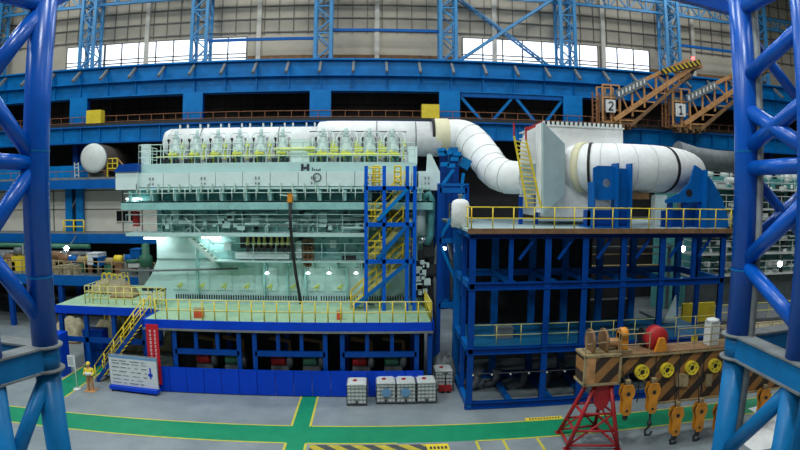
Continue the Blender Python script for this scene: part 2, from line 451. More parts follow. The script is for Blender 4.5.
# lateral roof truss, hanging lower in front of the upper wall corner lines
for nm, (x0, z0, x1, z1), lb in (('diagonal_brace', (7.9, 23.0, 18.0, 30.2), 'rising towards the reactor side'), ('diagonal_brace', (7.9, 30.2, 18.0, 23.0), 'falling towards the reactor side')):
    t = thing(nm, 'blue lattice cross brace over the bright windows, ' + lb, 'brace', (x0, 50.2, z0), 'crossed lattice braces')
    yb_ = 50.2 if z1 > z0 else 52.0
    p, q = Vector((x0, yb_, z0)), Vector((x1, yb_, z1)); d = Vector((0, 0.7, 0))
    for k in (0, 1): MB().bar(p+d*k, q+d*k, 0.24 if z1 > z0 else 0.16).build('chord', M_lattice, t)
    l = MB(); lacing(l, p, q, p+d, q+d, 16, 0.09); l.build('lacing', M_lattice, t)
for x0, x1, z, lb in ((-15.5, -5.4, 25.1, 'over the free end of the engine'), (-3.8, 6.2, 25.9, 'over the middle of the engine'), (31.1, 41.0, 26.3, 'above the orange booms')):
    tag(MB().box(x0, x1, 50.3, 50.5, z-0.13, z+0.13).build('tie_beam', M_gird2), 'thin dark blue tie beam between lattice columns ' + lb, 'beam', 'tie beams of the upper wall')

# K-braced truss under the girder
t = thing('bracing_truss', 'blue truss with slanting braces hanging below the crane girder', 'truss', (12, 49.5, 17.5))
MB().bar((8.0, 49.4, 19.65), (17.7, 49.4, 19.65), 0.4, 0.35).build('top_chord', M_gird2, t)
for p, q in (((8.0,49.4,19.5),(10.3,49.4,16.95)), ((12.8,49.4,19.5),(10.6,49.4,16.95)), ((13.2,49.4,19.5),(15.4,49.4,16.95)), ((17.7,49.4,19.5),(15.7,49.4,16.95))):
    MB().bar(p, q, 0.25).build('brace', M_gird, t)

# lower service runway with rail and brown handrail
t = thing('service_runway', 'blue service runway beam with dark rail and brown handrail', 'runway', (0, 48, 15.9))
MB().box(-69.8, 69.8, 47.6, 47.8, 15.45, 16.85).build('web', M_gird, t)
MB().box(-69.8, 69.8, 47.2, 49.0, 16.8, 16.92).box(-69.8, 69.8, 47.3, 48.1, 15.35, 15.47).build('flanges', M_gird2, t)
MB().box(-69.8, 69.8, 47.3, 47.45, 16.92, 17.2).build('rail_bar', M_dark, t)
railing_mb(MB(), [(-60, 48.8, 16.92), (60, 48.8, 16.92)], 1.1, 1.2, 0.035, 2).build('handrail', M_rust, t)
s0 = None; x = -45
while x < 45:
    if s0 is None: s0 = (MB().box(x-0.05, x+0.05, 47.35, 47.6, 15.47, 16.8).build('stiffener', M_gird, t), x)
    else: same(s0[0], t, (x-s0[1], 0, 0))
    x += 2.0
for px, lb in ((93, 'on the runway near the first blue mast'), (431.5, 'on the runway behind the white exhaust duct')):
    c = P(px, 112, 47.3)
    o = MB().box(c.x-0.72, c.x+0.72, 47.5, 48.3, 16.95, 18.45).box(c.x-0.82, c.x-0.72, 47.5, 48.3, 16.92, 18.45).build('buffer_box', M_yel)
    tag(o, 'bright yellow steel box ' + lb, 'box', 'yellow boxes on the runway')

# mezzanine galleries at the far side
t = thing('mezzanine', 'blue edged concrete mezzanine floor carrying the white round tank', 'mezzanine', (-40, 48, 11.4))
MB().box(-69.8, -15.5, 45.2, 53, 11.95, 12.2).build('slab', M_flange, t)
MB().box(-69.8, -15.5, 45.1, 45.25, 11.25, 12.0).box(-69.8, -15.5, 44.9, 45.5, 11.2, 11.28).build('edge_beam', M_gird2, t)
railing_mb(MB(), [(-40, 45.3, 12.2), (-20, 45.3, 12.2)], 0.55, 1.6, 0.03, 1).build('kick_rail', M_rust, t)
MB().box(-40, -25.2, 46.2, 46.4, 12.2, 13.3).build('parapet', M_gird, t)
t = thing('mezzanine', 'blue edged lower mezzanine floor below the office wall', 'mezzanine', (-40, 48, 6.4))
MB().box(-69.8, -15.5, 44.6, 53, 7.1, 7.35).build('slab', M_flange, t)
MB().box(-69.8, -15.5, 44.5, 44.65, 6.5, 7.3).build('edge_beam', M_gird2, t)
struct('wall_office', MB().box(-69.8, -15.5, 47.2, 47.5, 7.35, 11.95), M_white)
sm = MB()
for x in (-36.5,-33.2,-29.8,-22.5,-20.6,-18.4,-16.5): sm.box(x-0.04, x+0.04, 47.12, 47.2, 7.35, 11.95)
sm.box(-40, -15.5, 47.12, 47.2, 9.3, 9.38); sm.box(-40, -15.5, 47.12, 47.2, 11.0, 11.06)
struct('trim_4', sm, M_girt)
for k, (xa, xb) in enumerate(((116.5, 121.5), (122.8, 128.0), (130.5, 136.0))):
    p, q = P(xa, 211, 47.1), P(xb, 221, 47.1)
    w = struct('window_%d' % (10+k), MB().box(p.x, q.x, 47.1, 47.2, q.z, p.z), M_glassd)
    MB().box(p.x-0.06, q.x+0.06, 47.05, 47.12, p.z, p.z+0.07).box(p.x-0.06, q.x+0.06, 47.05, 47.12, q.z-0.07, q.z).build('window_frame', M_white, w)
# doorway frame (blue) with yellow rail in front
t = thing('blue_portal', 'blue steel portal with crossed tie in the white office wall', 'portal', (-27.3, 46.8, 7.35))
for px in (69.5, 80.0): c = P(px, 200, 46.8); MB().box(c.x-0.35, c.x+0.35, 46.6, 47.0, 7.35, 11.9).build('column', M_gird, t)
p = P(69, 188, 46.8); q = P(80, 188, 46.8); MB().box(p.x, q.x, 46.95, 47.15, 7.35, 11.7).build('opening_shade_sheet', M_black, t)  # black sheet standing for the unlit depth of the doorway
MB().bar(P(71, 210, 46.7), P(78, 195, 46.7), 0.12).build('tie', M_grey, t)
t = thing('safety_railing', 'yellow railing standing before the blue portal', 'railing', (-27, 45.5, 7.35))
p = P(64, 233, 45); q = P(84, 233, 45); railing(t, [(p.x, 45, 7.35), (q.x, 45, 7.35)], M_yel, 1.1, 0.9, 0.06)
# white tank on the mezzanine
t = thing('round_tank', 'white round tank lying end-on on the upper mezzanine', 'tank', (-22.9, 46.5, 12.2))
TX, TZ = P(92, 158, 45).x, P(92, 158, 45).z
MB().lathe((TX, 45.2, TZ), [(0.0,-0.25),(0.5,-0.23),(1.0,-0.12),(1.27,0.0),(1.3,0.1)], 36, 'y').build('dished_end', M_plw, t)
sh = MB().lathe((TX+0.0, 45.3, TZ), [(1.29,0.0),(1.29,6.0)], 36, 'y').build('shell', M_shadedshell, t)  # tank side in dark brown to stand for its shade
MB().ring((TX, 45.38, TZ), 1.34, 1.25, 0.12, 36, 'y').build('rim_band', M_grey, t)
for y in (46, 50): MB().box(TX-0.9, TX+0.9, y, y+0.3, 12.2, TZ-0.7).build('cradle', M_grey, t)
t = thing('tank_stairs', 'small yellow stair and landing beside the round tank', 'stairs', (-20.9, 45.8, 12.2))
a, b = P(108, 160, 45.7), P(118, 160, 45.7)
MB().box(a.x, b.x, 45.6, 46.6, 12.9, 13.0).build('landing', M_yel, t)
railing_mb(MB(), [(a.x, 45.6, 12.95), (b.x, 45.6, 12.95)], 0.85, 0.4, 0.05).build('railing', M_yel, t)
for x in (a.x, b.x): MB().bar((x, 45.6, 12.2), (x, 45.6, 13.8), 0.1).build('post', M_yel, t)
for dz in (0.0, 0.8): MB().bar((b.x, 45.6, 13.0+dz), (b.x+0.75, 45.6, 12.25+dz), 0.08).build('handrail', M_orange, t)
t = thing('ladder', 'short white ladder leaning at the near side of the round tank', 'ladder', (-24.3, 45.6, 12.2))
c0, c1 = P(75, 174, 45.5), P(74.5, 162.5, 45.5)
for dx in (0, 0.4): MB().bar((c0.x+dx, 45.5, 12.2), (c1.x+dx, 45.5, c1.z), 0.07).build('side_rail', M_plw, t)
l = MB()
for k in range(4): l.box(c1.x, c1.x+0.4, 45.47, 45.53, 12.4+k*0.32, 12.46+k*0.32)
build_each(l, 'rung', M_plw, t)
# dark overhead shaft behind the frame on the far side
o = MB().tube([P(676,152,35), P(695,158,35), P(715,161,35), P(745,163,35)], 0.8, 16).bar((21.5, 35, 0), (21.5, 35, 12.6), 0.22).build('grey_duct', M_grey)
tag(o, 'large dull grey duct behind the end of the white pipe', 'duct')

# ================================================================== TEST BED PLATFORM
DZ = 4.0
t = thing('test_bed_platform', 'blue test bed platform with pale green deck carrying the engine', 'platform', (-4.5, 28, 0))
MB().box(-12.4, 3.2, 27.95, 38.5, DZ-0.08, DZ).build('deck_plate', M_deckg, t)
MB().box(-19.6, -12.4, 30.6, 38.5, DZ-0.08, DZ).build('side_deck_plate', M_deckg, t)
b = MB(); b.box(-12.4, 3.2, 27.86, 27.96, DZ-0.42, DZ+0.03); b.box(3.15, 3.25, 27.86, 38.5, DZ-0.42, DZ+0.03)
b.box(-12.45, -12.35, 27.86, 30.6, DZ-0.42, DZ+0.03); b.box(-19.6, -12.4, 30.5, 30.6, DZ-0.45, DZ+0.03)
b.build('edge_beam', M_royal, t)
MB().box(-12.4, 3.2, 27.8, 27.9, DZ-0.53, DZ-0.43).build('edge_lip', M_flange, t)
MB().box(-12, 3.1, 31.6, 31.9, 0, DZ-0.1).build('foundation_shade_screen', M_unlit, t)  # thin screen added under the deck, coloured dark as shade
first = None
frames = []; x = -11.15
mods = [(-11.2, -7.7), (-6.75, -2.6), (-1.9, 3.0)]
mods = [(atx(0) if False else a_, b_) for a_, b_ in [(-10.35, -6.9), (-6.0, -2.55), (-1.65, 1.8)]] if False else [(-10.65, -7.05), (-6.2, -2.45), (-1.55, 2.35)]
for i, (xa, xb) in enumerate(mods):
    for xx in (xa, xb): MB().ibeam((xx, 28.1, 0), (xx, 28.1, DZ-0.5), 0.24, 0.24).box(xx-0.12, xx+0.12, 27.95, 28.02, 0, DZ-0.5).build('column', M_frame, t)
    for k in (1, 2):
        xx = xa+(xb-xa)*k/3; MB().box(xx-0.1, xx+0.1, 28.0, 28.2, 2.35, DZ-0.5).build('upper_post', M_frame, t)
    MB().box(xa, xb, 27.95, 28.15, 2.15, 2.42).build('cross_beam', M_frame, t)
for xx in (-12.3, 3.05): MB().box(xx-0.12, xx+0.12, 28.0, 28.25, 0, DZ-0.5).build('column', M_frame, t)
for xx in (-19.3, -17.5, -15.6, -13.6, -12.6): MB().box(xx-0.13, xx+0.13, 30.65, 30.9, 0 if xx in (-17.5,-13.6) else 1.9, DZ-0.4).build('column', M_frame, t)
MB().box(-19.4, -12.5, 30.65, 30.85, 1.75, 2.05).build('cross_beam', M_frame, t)
for yy in (31.5, 35.0, 38.2):
    for xx in (-12, -8.5, -5, -1.5, 2.4): MB().box(xx-0.15, xx+0.15, yy-0.15, yy+0.15, 0, DZ-0.1).build('column', M_frame, t)
# yellow guard railing along the deck
t = thing('guard_railing', 'yellow guard railing along the front of the test bed deck', 'railing', (-4.5, 28.1, DZ))
railing(t, [(-11.7, 28.05, DZ), (3.1, 28.05, DZ), (3.1, 33, DZ)], M_palerail, 1.1, 0.68, 0.035)
for c in list(t.children):
    if c.name.startswith('post'): c.data.materials[0] = M_yel
t = thing('guard_railing', 'pale yellow guard railing around the side deck by the free end of the engine', 'railing', (-15, 30.7, DZ))
railing(t, [(-17.9, 38, DZ), (-17.9, 31.5, DZ), (-12.45, 31.5, DZ), (-12.45, 29.7, DZ)], M_palerail, 1.1, 0.55, 0.03, 3)
# blue hoarding panels under the deck
hx = -12.95; k = 0
while hx < 2.6:
    w = 0.98
    o = MB().box(hx, hx+w-0.03, 27.72, 27.78, 0.05, 1.45)
    for xx in (hx+0.02, hx+w-0.09): o.box(xx, xx+0.05, 27.78, 27.84, 0, 1.42)
    o.box(hx+0.02, hx+w-0.05, 27.78, 27.83, 1.36, 1.42)
    tag(o.build('hoarding_panel', M_royal), 'royal blue hoarding panel at the platform foot, %s counted from the notice board' % ORD[k], 'panel', 'blue hoarding panels under the test bed')
    hx += w; k += 1
# dim machinery under the deck
for k, x in enumerate((-9.6, -7.9, -5.2, -3.4, -0.6, 1.2)):
    t = thing('pump_skid', 'dim %s pump skid under the deck, in the %s bay from the banner' % ('green' if k % 2 else 'red', ORD[k//2]), 'pump', (x, 30, 0), 'pump skids under the platform')
    MB().box(x-0.7, x+0.7, 29.6, 30.6, 0, 0.3).build('skid', M_brown, t)
    MB().lathe((x-0.5, 30.1, 1.3), [(0.28,0),(0.34,0.1),(0.34,0.7),(0.28,0.8)], 14, 'x').build('motor', M_mach if k % 2 else M_red, t)
    MB().lathe((x+0.55, 30.1, 1.3), [(0.2,-0.2),(0.45,-0.1),(0.45,0.1),(0.2,0.2)], 14, 'x').build('volute', M_grey, t)
    MB().tube([(x+0.55, 30.1, 1.6), (x+0.55, 30.1, 2.4), (x-0.6, 30.1, 2.6)], 0.13, 8).build('pipe', M_brown, t)
    MB().box(x-0.5, x+0.5, 29.8, 30.4, 0.3, 1.0).build('pedestal', M_grey, t)

# ================================================================== THE ENGINE
CY = [P(x, 140, 34.1).x for x in (176,196.7,217.7,239.3,261,282.7,323,346,369.5,392.5)]
FY = 33.1
eng = thing('marine_diesel_engine', 'huge pale green two stroke ship diesel engine on the test bed', 'engine', (-5.5, 35, DZ))
bd = MB(); bd.prism([(-14.7, DZ), (2.3, DZ), (2.3, 8.3), (-13.35, 8.3), (-13.5, 6.6), (-13.9, 5.7), (-14.45, 5.0), (-14.65, 4.5)], FY, 37.2)
bd.build('crankcase', M_eng, eng)
MB().box(-14.6, 2.5, FY-0.42, FY, DZ, DZ+0.22).build('bedplate_flange', M_eng, eng)
bl = MB(); x = -12.2
while x < 2.3:
    if not (-3.35 < x < -3.1): bl.box(x-0.035, x+0.035, FY-0.32, FY-0.24, DZ+0.22, DZ+0.5)
    x += 0.155
bl.build('bolt_row', M_dark, eng)
rb = MB()
for px in (198.5, 265, 288, 306, 347, 380): 
    x = P(px, 280, FY).x; rb.box(x-0.06, x+0.06, FY-0.3, FY, DZ+0.2, 6.7)
build_each(rb, 'stiffening_web', M_eng2, eng)
MB().tube([P(120,271,32.6), P(158,270.5,32.6), P(238,268.5,32.6)], 0.07, 6).build('cable_tray', M_grey, eng)
pitch = 1.47; kd = None; cxs = [-12.0+i*1.44 for i in range(10)]
for i, x in enumerate(cxs):
    d = MB(); d.box(x-0.5, x+0.5, FY-0.06, FY, DZ+0.75, 6.2)
    for a in (-0.43, 0.43):
        for z in (5.0, 5.35, 5.7, 6.0): d.box(x+a-0.03, x+a+0.03, FY-0.1, FY-0.06, z-0.03, z+0.03)
    o = d.build('crankcase_door', M_eng, eng)
    MB().bar((x-0.18, FY-0.1, DZ+0.95), (x+0.1, FY-0.1, DZ+1.15), 0.07).bar((x+0.02, FY-0.1, DZ+0.85), (x+0.14, FY-0.1, DZ+1.2), 0.07).build('door_lever', M_yg, o)
# plain end plate below the middle gallery
MB().box(P(157,235,FY).x, P(196,235,FY).x, FY-0.1, FY, 6.7, 8.1).build('end_cover', M_eng, eng)
# cylinder frame: deeper green block with ribs, pipes and boxes
MB().box(-13.4, 2.5, 33.0, 37.0, 8.3, 12.4).build('cylinder_frame', M_eng2, eng)
rb = MB()
for i in range(22):
    x = -13.0+i*0.73; rb.box(x-0.05, x+0.05, 32.75, 33.0, 8.35, 9.75)
build_each(rb, 'frame_rib', M_eng2, eng)
pp = MB()
for i in range(60):
    x = random.uniform(-12.8, 2); y = random.uniform(32.0, 33.3); z = random.uniform(8.5, 9.6); L = random.uniform(0.4, 1.8)
    if random.random() < 0.6: pp.tube([(x,y,z),(x+L,y,z)], random.choice((0.04,0.06,0.09)), 6)
    else: pp.tube([(x,y,8.4),(x,y,z),(x+0.3,y,z+0.15)], random.choice((0.04,0.07)), 6)
build_each(pp, 'cooling_pipe', M_eng, eng)
pp = MB()
for i in range(26):
    x = random.uniform(-12.8, 2); z = random.uniform(8.5, 9.4); w = random.uniform(0.15, 0.5)
    pp.box(x, x+w, 32.2, 33.3, z, z+random.uniform(0.15, 0.6))
build_each(pp, 'valve_block', M_eng, eng)
pp = MB()
for i in range(20):
    x = random.uniform(-10.8, 2); z = random.uniform(8.5, 9.5); w = random.uniform(0.08, 0.35)
    pp.box(x, x+w, 32.7, 33.2, z, z+random.uniform(0.1, 0.35))
build_each(pp, 'dark_fitting', M_dark, eng)
MB().tube([(-12.9, 32.6, 9.15), (2.2, 32.6, 9.15)], 0.09, 8).tube([(-12.9, 32.9, 8.75), (2.2, 32.9, 8.75)], 0.06, 8).build('manifold_pipe', M_cas, eng)
o = MB().box(P(134,216,32.4).x, P(139.5,216,32.4).x, 32.2, 32.5, 8.75, 9.65).build('crimson_panel', M_red, eng)
# galleries
def gallery(name, x0, x1, y0, y1, z, hrail, m, ribs=True, nposts=1.3):
    o = MB().box(x0, x1, y0, y1, z-0.07, z).build(name, m, eng)
    r = railing_mb(MB(), [(x0, y1-0.1, z), (x0, y0+0.05, z), (x1, y0+0.05, z)], hrail, nposts, 0.022, 2)
    r.build('railing', M_eng, o)
    if ribs:
        b = MB(); x = x0+0.4
        while x < x1: b.prismx([(y0+0.05, z-0.07), (y1, z-0.07), (y1, z-0.65)], x-0.03, x+0.03); x += 1.45
        build_each(b, 'bracket', M_eng2, o)
    return o
gallery('lower_gallery', -9.7, -0.2, 31.9, 33.1, 6.72, 1.05, M_eng)
gallery('middle_gallery', -14.9, -0.2, 31.6, 33.4, 8.38, 1.1, M_cas, False, 1.45)
MB().box(-14.9, -0.2, 31.55, 31.62, 8.2, 8.4).build('gallery_lip', M_eng, eng)
# ladder between the middle and the lower gallery
la = MB(); a, b = (-11.1, 31.7, 8.3), (-9.3, 31.7, 6.7)
for dy in (0, 0.6): la.bar((a[0], a[1]+dy, a[2]), (b[0], b[1]+dy, b[2]), 0.06, 0.2)
for k in range(1, 8): c = lerp(a, b, k/8); la.box(c.x-0.12, c.x+0.12, c.y, c.y+0.6, c.z-0.02, c.z+0.02)
la.tube([(a[0], a[1], a[2]+1), (b[0], b[1], b[2]+1)], 0.03, 5)
la.build('gallery_ladder', M_prail, eng)
# injection pumps with yellow necks on the lower gallery
for px in (247.7,253.7,259,264.4,271.3,277,282.3,288):
    x = P(px, 240, 32.2).x
    o = MB().lathe((x, 32.2, 7.65), [(0.06,0.45),(0.08,0.3),(0.13,0.1),(0.12,0.0)], 10).box(x-0.05, x+0.05, 32.1, 32.3, 8.0, 8.3).build('fuel_pump', M_palerail, eng)
    MB().lathe((x, 32.2, 7.2), [(0.06,0),(0.13,0.08),(0.06,0.2),(0.13,0.3),(0.08,0.45)], 10).tube([(x, 32.1, 7.5), (x+0.15, 32.0, 7.25)], 0.04, 6).build('pump_body', M_dark, o)
MB().box(-8.0, -5.0, 32.9, 33.1, 7.4, 8.3).build('pump_gap_shade', M_dark, eng)  # dark slab standing for the shaded gaps behind the pumps
MB().box(-8.2, -4.9, 32.3, 33.0, 6.8, 7.15).build('pump_base', M_cas, eng)
for px0, px1, py0, py1, m, nm in ((224,231,242,250,M_cas,'junction_box'),(296,302,241,258,M_cas,'junction_box'),(303,314,239,266,M_tan,'hydraulic_pump'),(330,336,240,248,M_cas,'gauge_panel'),(342,356,256,261,M_dark,'hydraulic_block'),(340,357,261,266,M_eng,'hydraulic_block')):
    p, q = P(px0, py0, 32.7), P(px1, py1, 32.7)
    MB().box(p.x, q.x, 32.6, 33.1, q.z, p.z).build(nm, m, eng)
hp = MB()
for i in range(6):
    c = P(308, 243+i*4, 32.5); hp.ring(c, 0.28-0.03*(i % 2), 0.12, 0.25, 14, 'y')
hp.build('pump_ring', M_brown, eng)
cb = MB(); cb.box(-4.9, 2.4, 32.95, 33.1, 6.75, 8.3); cb.build('frame_panel', M_eng2, eng)
MB().box(P(198,215,33).x, P(246,215,33).x, 33.0, 33.1, 6.75, 8.3).build('frame_panel', M_eng2, eng)
sd = MB()
for i in range(18):
    x = random.uniform(-4.6, -0.3); z = random.uniform(6.9, 8.1); sd.ring((x, 32.9, z), random.uniform(0.08, 0.2), 0.04, 0.1, 10)
build_each(sd, 'round_flange', M_eng3, eng)
# heavy band above the middle gallery
MB().box(-15.1, 3.5, 31.4, 31.55, 9.78, 10.28).box(-15.1, 3.5, 31.4, 33.4, 10.2, 10.28).build('upper_walkway_fascia', M_eng2, eng)
b = MB(); x = -14.6
while x < 3: b.box(x-0.09, x+0.09, 31.6, 33.4, 9.95, 10.9); x += 1.45
build_each(b, 'support_bracket', M_eng2, eng)
b = MB(); x = -13.9
while x < 3: b.tube([(x, 31.55, 10.28), (x, 31.55, 11.0)], 0.03, 5); x += 0.72
b.tube([(-15, 31.55, 10.75), (3, 31.55, 10.75)], 0.025, 5)
b.build('slender_rail', M_prail, eng)
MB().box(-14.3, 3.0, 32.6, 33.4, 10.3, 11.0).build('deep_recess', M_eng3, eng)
MB().box(-14.3, 3.4, 31.7, 33.2, 10.95, 11.08).build('upper_gallery_floor', M_eng, eng)
b = MB(); x = -14.1
while x < 3.3: b.box(x-0.03, x+0.03, 31.5, 31.7, 10.8, 11.3); x += 0.68
build_each(b, 'floor_bracket', M_prail, eng)
# casing panels
CA = MB(); x = -14.1; n = 0
pans = MB()
while x < 2.4:
    MB().box(x+0.01, min(x+1.62, 2.6), 31.75, 31.85, 11.12, 11.98).build('casing_panel', M_cas, eng)
    for dx in (0.75, 0.95):
        if n % 2 == 0: pans.box(x+dx, x+dx+0.06, 31.68, 31.75, 11.55, 11.68); pans.box(x+dx, x+dx+0.06, 31.68, 31.75, 11.25, 11.35)
    x += 1.64; n += 1
build_each(pans, 'panel_clip', M_grey, eng)
MB().box(-14.2, 2.6, 31.95, 36, 11.9, 12.52).build('top_casing', M_eng, eng)
MB().box(-14.2, 2.6, 31.85, 31.97, 11.94, 12.0).build('casing_seam', M_eng2, eng)
# emblem and marks on the casing
mk = MB(); p, q = P(301, 163.5, 31.9), P(309.5, 171.5, 31.9)
for i in range(3):
    for j in range(3):
        if (i+j) % 2 == 0 or i == 2 or j == 1: mk.box(p.x+(q.x-p.x)*i/3, p.x+(q.x-p.x)*(i+0.9)/3, 31.9, 31.95, q.z+(p.z-q.z)*j/3, q.z+(p.z-q.z)*(j+0.85)/3)
mk.build('dark_emblem', M_txt, eng)
c = P(317, 177.3, 31.7)
MB().ring(c, 0.25, 0.2, 0.03, 20).build('ring_mark', M_txt, eng)
mk = MB(); c = P(312, 169.5, 31.9)
for i, h in enumerate((0.22, 0.12, 0.14, 0.1, 0.16)): mk.box(c.x+i*0.11, c.x+i*0.11+0.05, 31.9, 31.94, c.z-0.1, c.z-0.1+h)
mk.tube([(c.x, 31.93, c.z-0.1), (c.x+0.5, 31.93, c.z-0.06)], 0.02, 4)
mk.build('lettering', M_txt, eng)
# left end box with blue top
p, q = P(121, 173.5, 32), P(146, 191, 32)
MB().box(-15.5, -14.05, 31.5, 33.5, 10.98, 12.05).build('end_casing', M_cas, eng)
MB().prism([(-15.6, 12.05), (-14.0, 12.05), (-14.0, 12.55), (-15.2, 12.5)], 31.4, 33.6).build('blue_cover', M_frame, eng)
# top gallery railing
railing_mb(MB(), [(-14.2, 35, 12.52), (-14.2, 32.05, 12.52), (2.5, 32.05, 12.52)], 1.15, 0.72, 0.025, 3).build('top_railing', M_prail, eng)
MB().box(-14.15, -13.6, 32.3, 32.6, 12.5, 13.75).build('end_cabinet', M_cas, eng)
# cylinder tops
def cyl_top(x):
    y = 34.2
    c = MB(); c.lathe((x, y, 12.5), [(0.62,0),(0.62,0.25),(0.5,0.32),(0.5,0.55)], 20)
    o = c.build('cylinder_cover', M_eng3, eng)
    v = MB(); v.lathe((x, y, 13.0), [(0.46,0),(0.4,0.35),(0.3,0.75),(0.24,1.0),(0.24,1.2),(0.16,1.25)], 4 if False else 16)
    v.box(x-0.42, x-0.3, y-0.3, y, 12.9, 13.6).box(x+0.3, x+0.42, y-0.3, y, 12.9, 13.6)
    v.build('exhaust_valve', M_cas, o)
    a = MB(); a.box(x-0.2, x+0.2, y-0.25, y+0.2, 14.22, 14.32); a.lathe((x, y, 14.3), [(0.12,0),(0.12,0.42),(0.05,0.5)], 10); a.build('valve_actuator', M_cas, o)
    k = MB()
    for dx in (-0.42, 0.42):
        k.tube([(x+dx, y-0.3, 13.0), (x+dx, y-0.3, 14.0)], 0.045, 6); k.box(x+dx-0.06, x+dx+0.06, y-0.4, y-0.2, 14.0, 14.16)
    build_each(k, 'bolt_stud', M_dark, o)
    h = MB(); h.tube([(x+0.1, y-0.3, 14.4), (x-0.3, y-0.6, 14.45), (x-0.55, y-0.7, 14.0), (x-0.62, y-0.7, 13.2), (x-0.5, y-0.8, 12.7)], 0.04, 6)
    h.tube([(x-0.3, y-0.5, 12.6), (x-0.25, y-0.6, 13.2), (x+0.1, y-0.5, 13.5)], 0.05, 6)
    h.build('hydraulic_pipe', M_cas, o)
    g_ = MB(); g_.box(x-0.28, x+0.3, y-0.8, y-0.5, 13.1, 13.24); g_.tube([(x-0.1, y-0.75, 12.6), (x-0.1, y-0.75, 13.4)], 0.05, 6)
    g_.box(x+0.6, x+0.7, y-0.7, y-0.5, 12.8, 13.95); g_.box(x+0.55, x+0.8, y-0.8, y-0.6, 13.55, 13.75); g_.build('yellow_pipe', M_yg, o)
    i_ = MB(); i_.box(x+0.42, x+0.95, y-0.6, y-0.2, 12.55, 13.25); i_.lathe((x+0.68, y-0.4, 13.25), [(0.2,0),(0.2,0.25),(0.1,0.35)], 10)
    i_.tube([(x+0.5, y-0.5, 13.2), (x+0.45, y-0.5, 14.1), (x+0.2, y-0.3, 14.5)], 0.035, 6); i_.build('indicator_unit', M_lilac, o)
    j_ = MB(); j_.ring((x-0.05, y-0.62, 13.45), 0.17, 0.1, 0.08, 12); j_.tube([(x+0.3, y-0.7, 12.6), (x+0.55, y-0.8, 13.1), (x+0.75, y-0.8, 14.0), (x+0.6, y-0.4, 14.45), (x+0.2, y-0.2, 14.5)], 0.035, 6)
    j_.build('looped_pipe', M_cas, o)
    d = MB(); 
    for dx in (-0.45, -0.2, 0.15, 0.42): d.box(x+dx-0.07, x+dx+0.07, y-1.1, y-0.8, 12.52, 12.85)
    build_each(d, 'hose_fitting', M_dark, o)
    return o
proto = cyl_top(CY[0])
for x in CY[1:]:
    c = proto.copy(); COL.objects.link(c); c.parent = eng; c.location = proto.location + Vector((x-CY[0], 0, 0))
    for g_ in list(proto.children):
        d = g_.copy(); COL.objects.link(d); d.parent = c; d.location = g_.location
# fuel rail in yellow green and grey above the covers
fr = MB(); fr.tube([(CY[0]-1, 33.2, 13.0), (CY[5]+0.5, 33.2, 13.0)], 0.05, 6); fr.tube([(CY[5]-0.3, 32.9, 13.35), (CY[6]-0.3, 32.9, 13.35)], 0.1, 8); fr.tube([(CY[6]-0.8, 32.9, 13.02), (CY[9]+0.4, 32.9, 13.02)], 0.09, 8)
for x in CY[6:]: fr.box(x-0.9, x-0.4, 32.9, 33.1, 13.2, 13.5)
build_each(fr, 'fuel_rail', M_yg, eng)
MB().box(CY[5]+0.65, CY[6]-0.75, 33.3, 35.3, 12.5, 14.0).build('chain_casing', M_cas, eng)
MB().box(CY[6]-0.9, CY[9]+0.9, 34.6, 34.7, 14.55, 14.62).build('top_rod', M_grey, eng)
tr = MB(); tr.box(CY[9]+0.9, CY[9]+1.5, 33.6, 34.6, 12.5, 13.6); tr.build('end_cover_box', M_cas, eng)
sp = MB()
for i in range(7):
    for j in (0, 1): x = -12.9+i*1.43+j*0.55; sp.box(x, x+0.09, 35.7, 35.85, 14.8, 15.3)
build_each(sp, 'top_lug', M_plw, eng)
# driving end: air cooler box, silver elbow, pipes
MB().box(2.7, 3.95, 31.8, 33.5, 10.9, 12.0).prism([(3.2, 12.0), (3.95, 12.0), (3.45, 13.0), (3.25, 13.0)], 31.9, 32.4).build('air_cooler', M_cas, eng)
MB().tube([P(422,195,32.2), P(420,215,32.2), P(421,235,32.2)], 0.33, 12).build('cooler_pipe', M_cas, eng)
MB().tube([P(423,198,31.9), P(429,193,31.9), P(432,200,31.9), P(431,235,31.9), P(427,245,31.9)], 0.2, 12).build('water_pipe', M_eng3, eng)
MB().tube([P(418,241,32), P(427,239.5,32)], 0.22, 12).build('silver_pipe', M_silver, eng)
MB().box(2.5, 3.4, 32.6, 36.5, 4.0, 10.9).build('end_frame', M_eng2, eng)
dd = MB()
for i in range(26):
    c = P(random.uniform(418, 432), random.uniform(240, 300), random.uniform(31.6, 32.4)); w = random.uniform(0.1, 0.3)
    dd.box(c.x-w, c.x+w, c.y, c.y+0.4, c.z-w, c.z+w)
build_each(dd, 'end_fitting', M_dark, eng)
dd = MB()
for i in range(12):
    c = P(random.uniform(418, 428), random.uniform(262, 302), 31.8); w = random.uniform(0.08, 0.2)
    dd.box(c.x-w, c.x+w, c.y-0.2, c.y+0.2, c.z-w, c.z+w)
build_each(dd, 'end_flange', M_cas, eng)
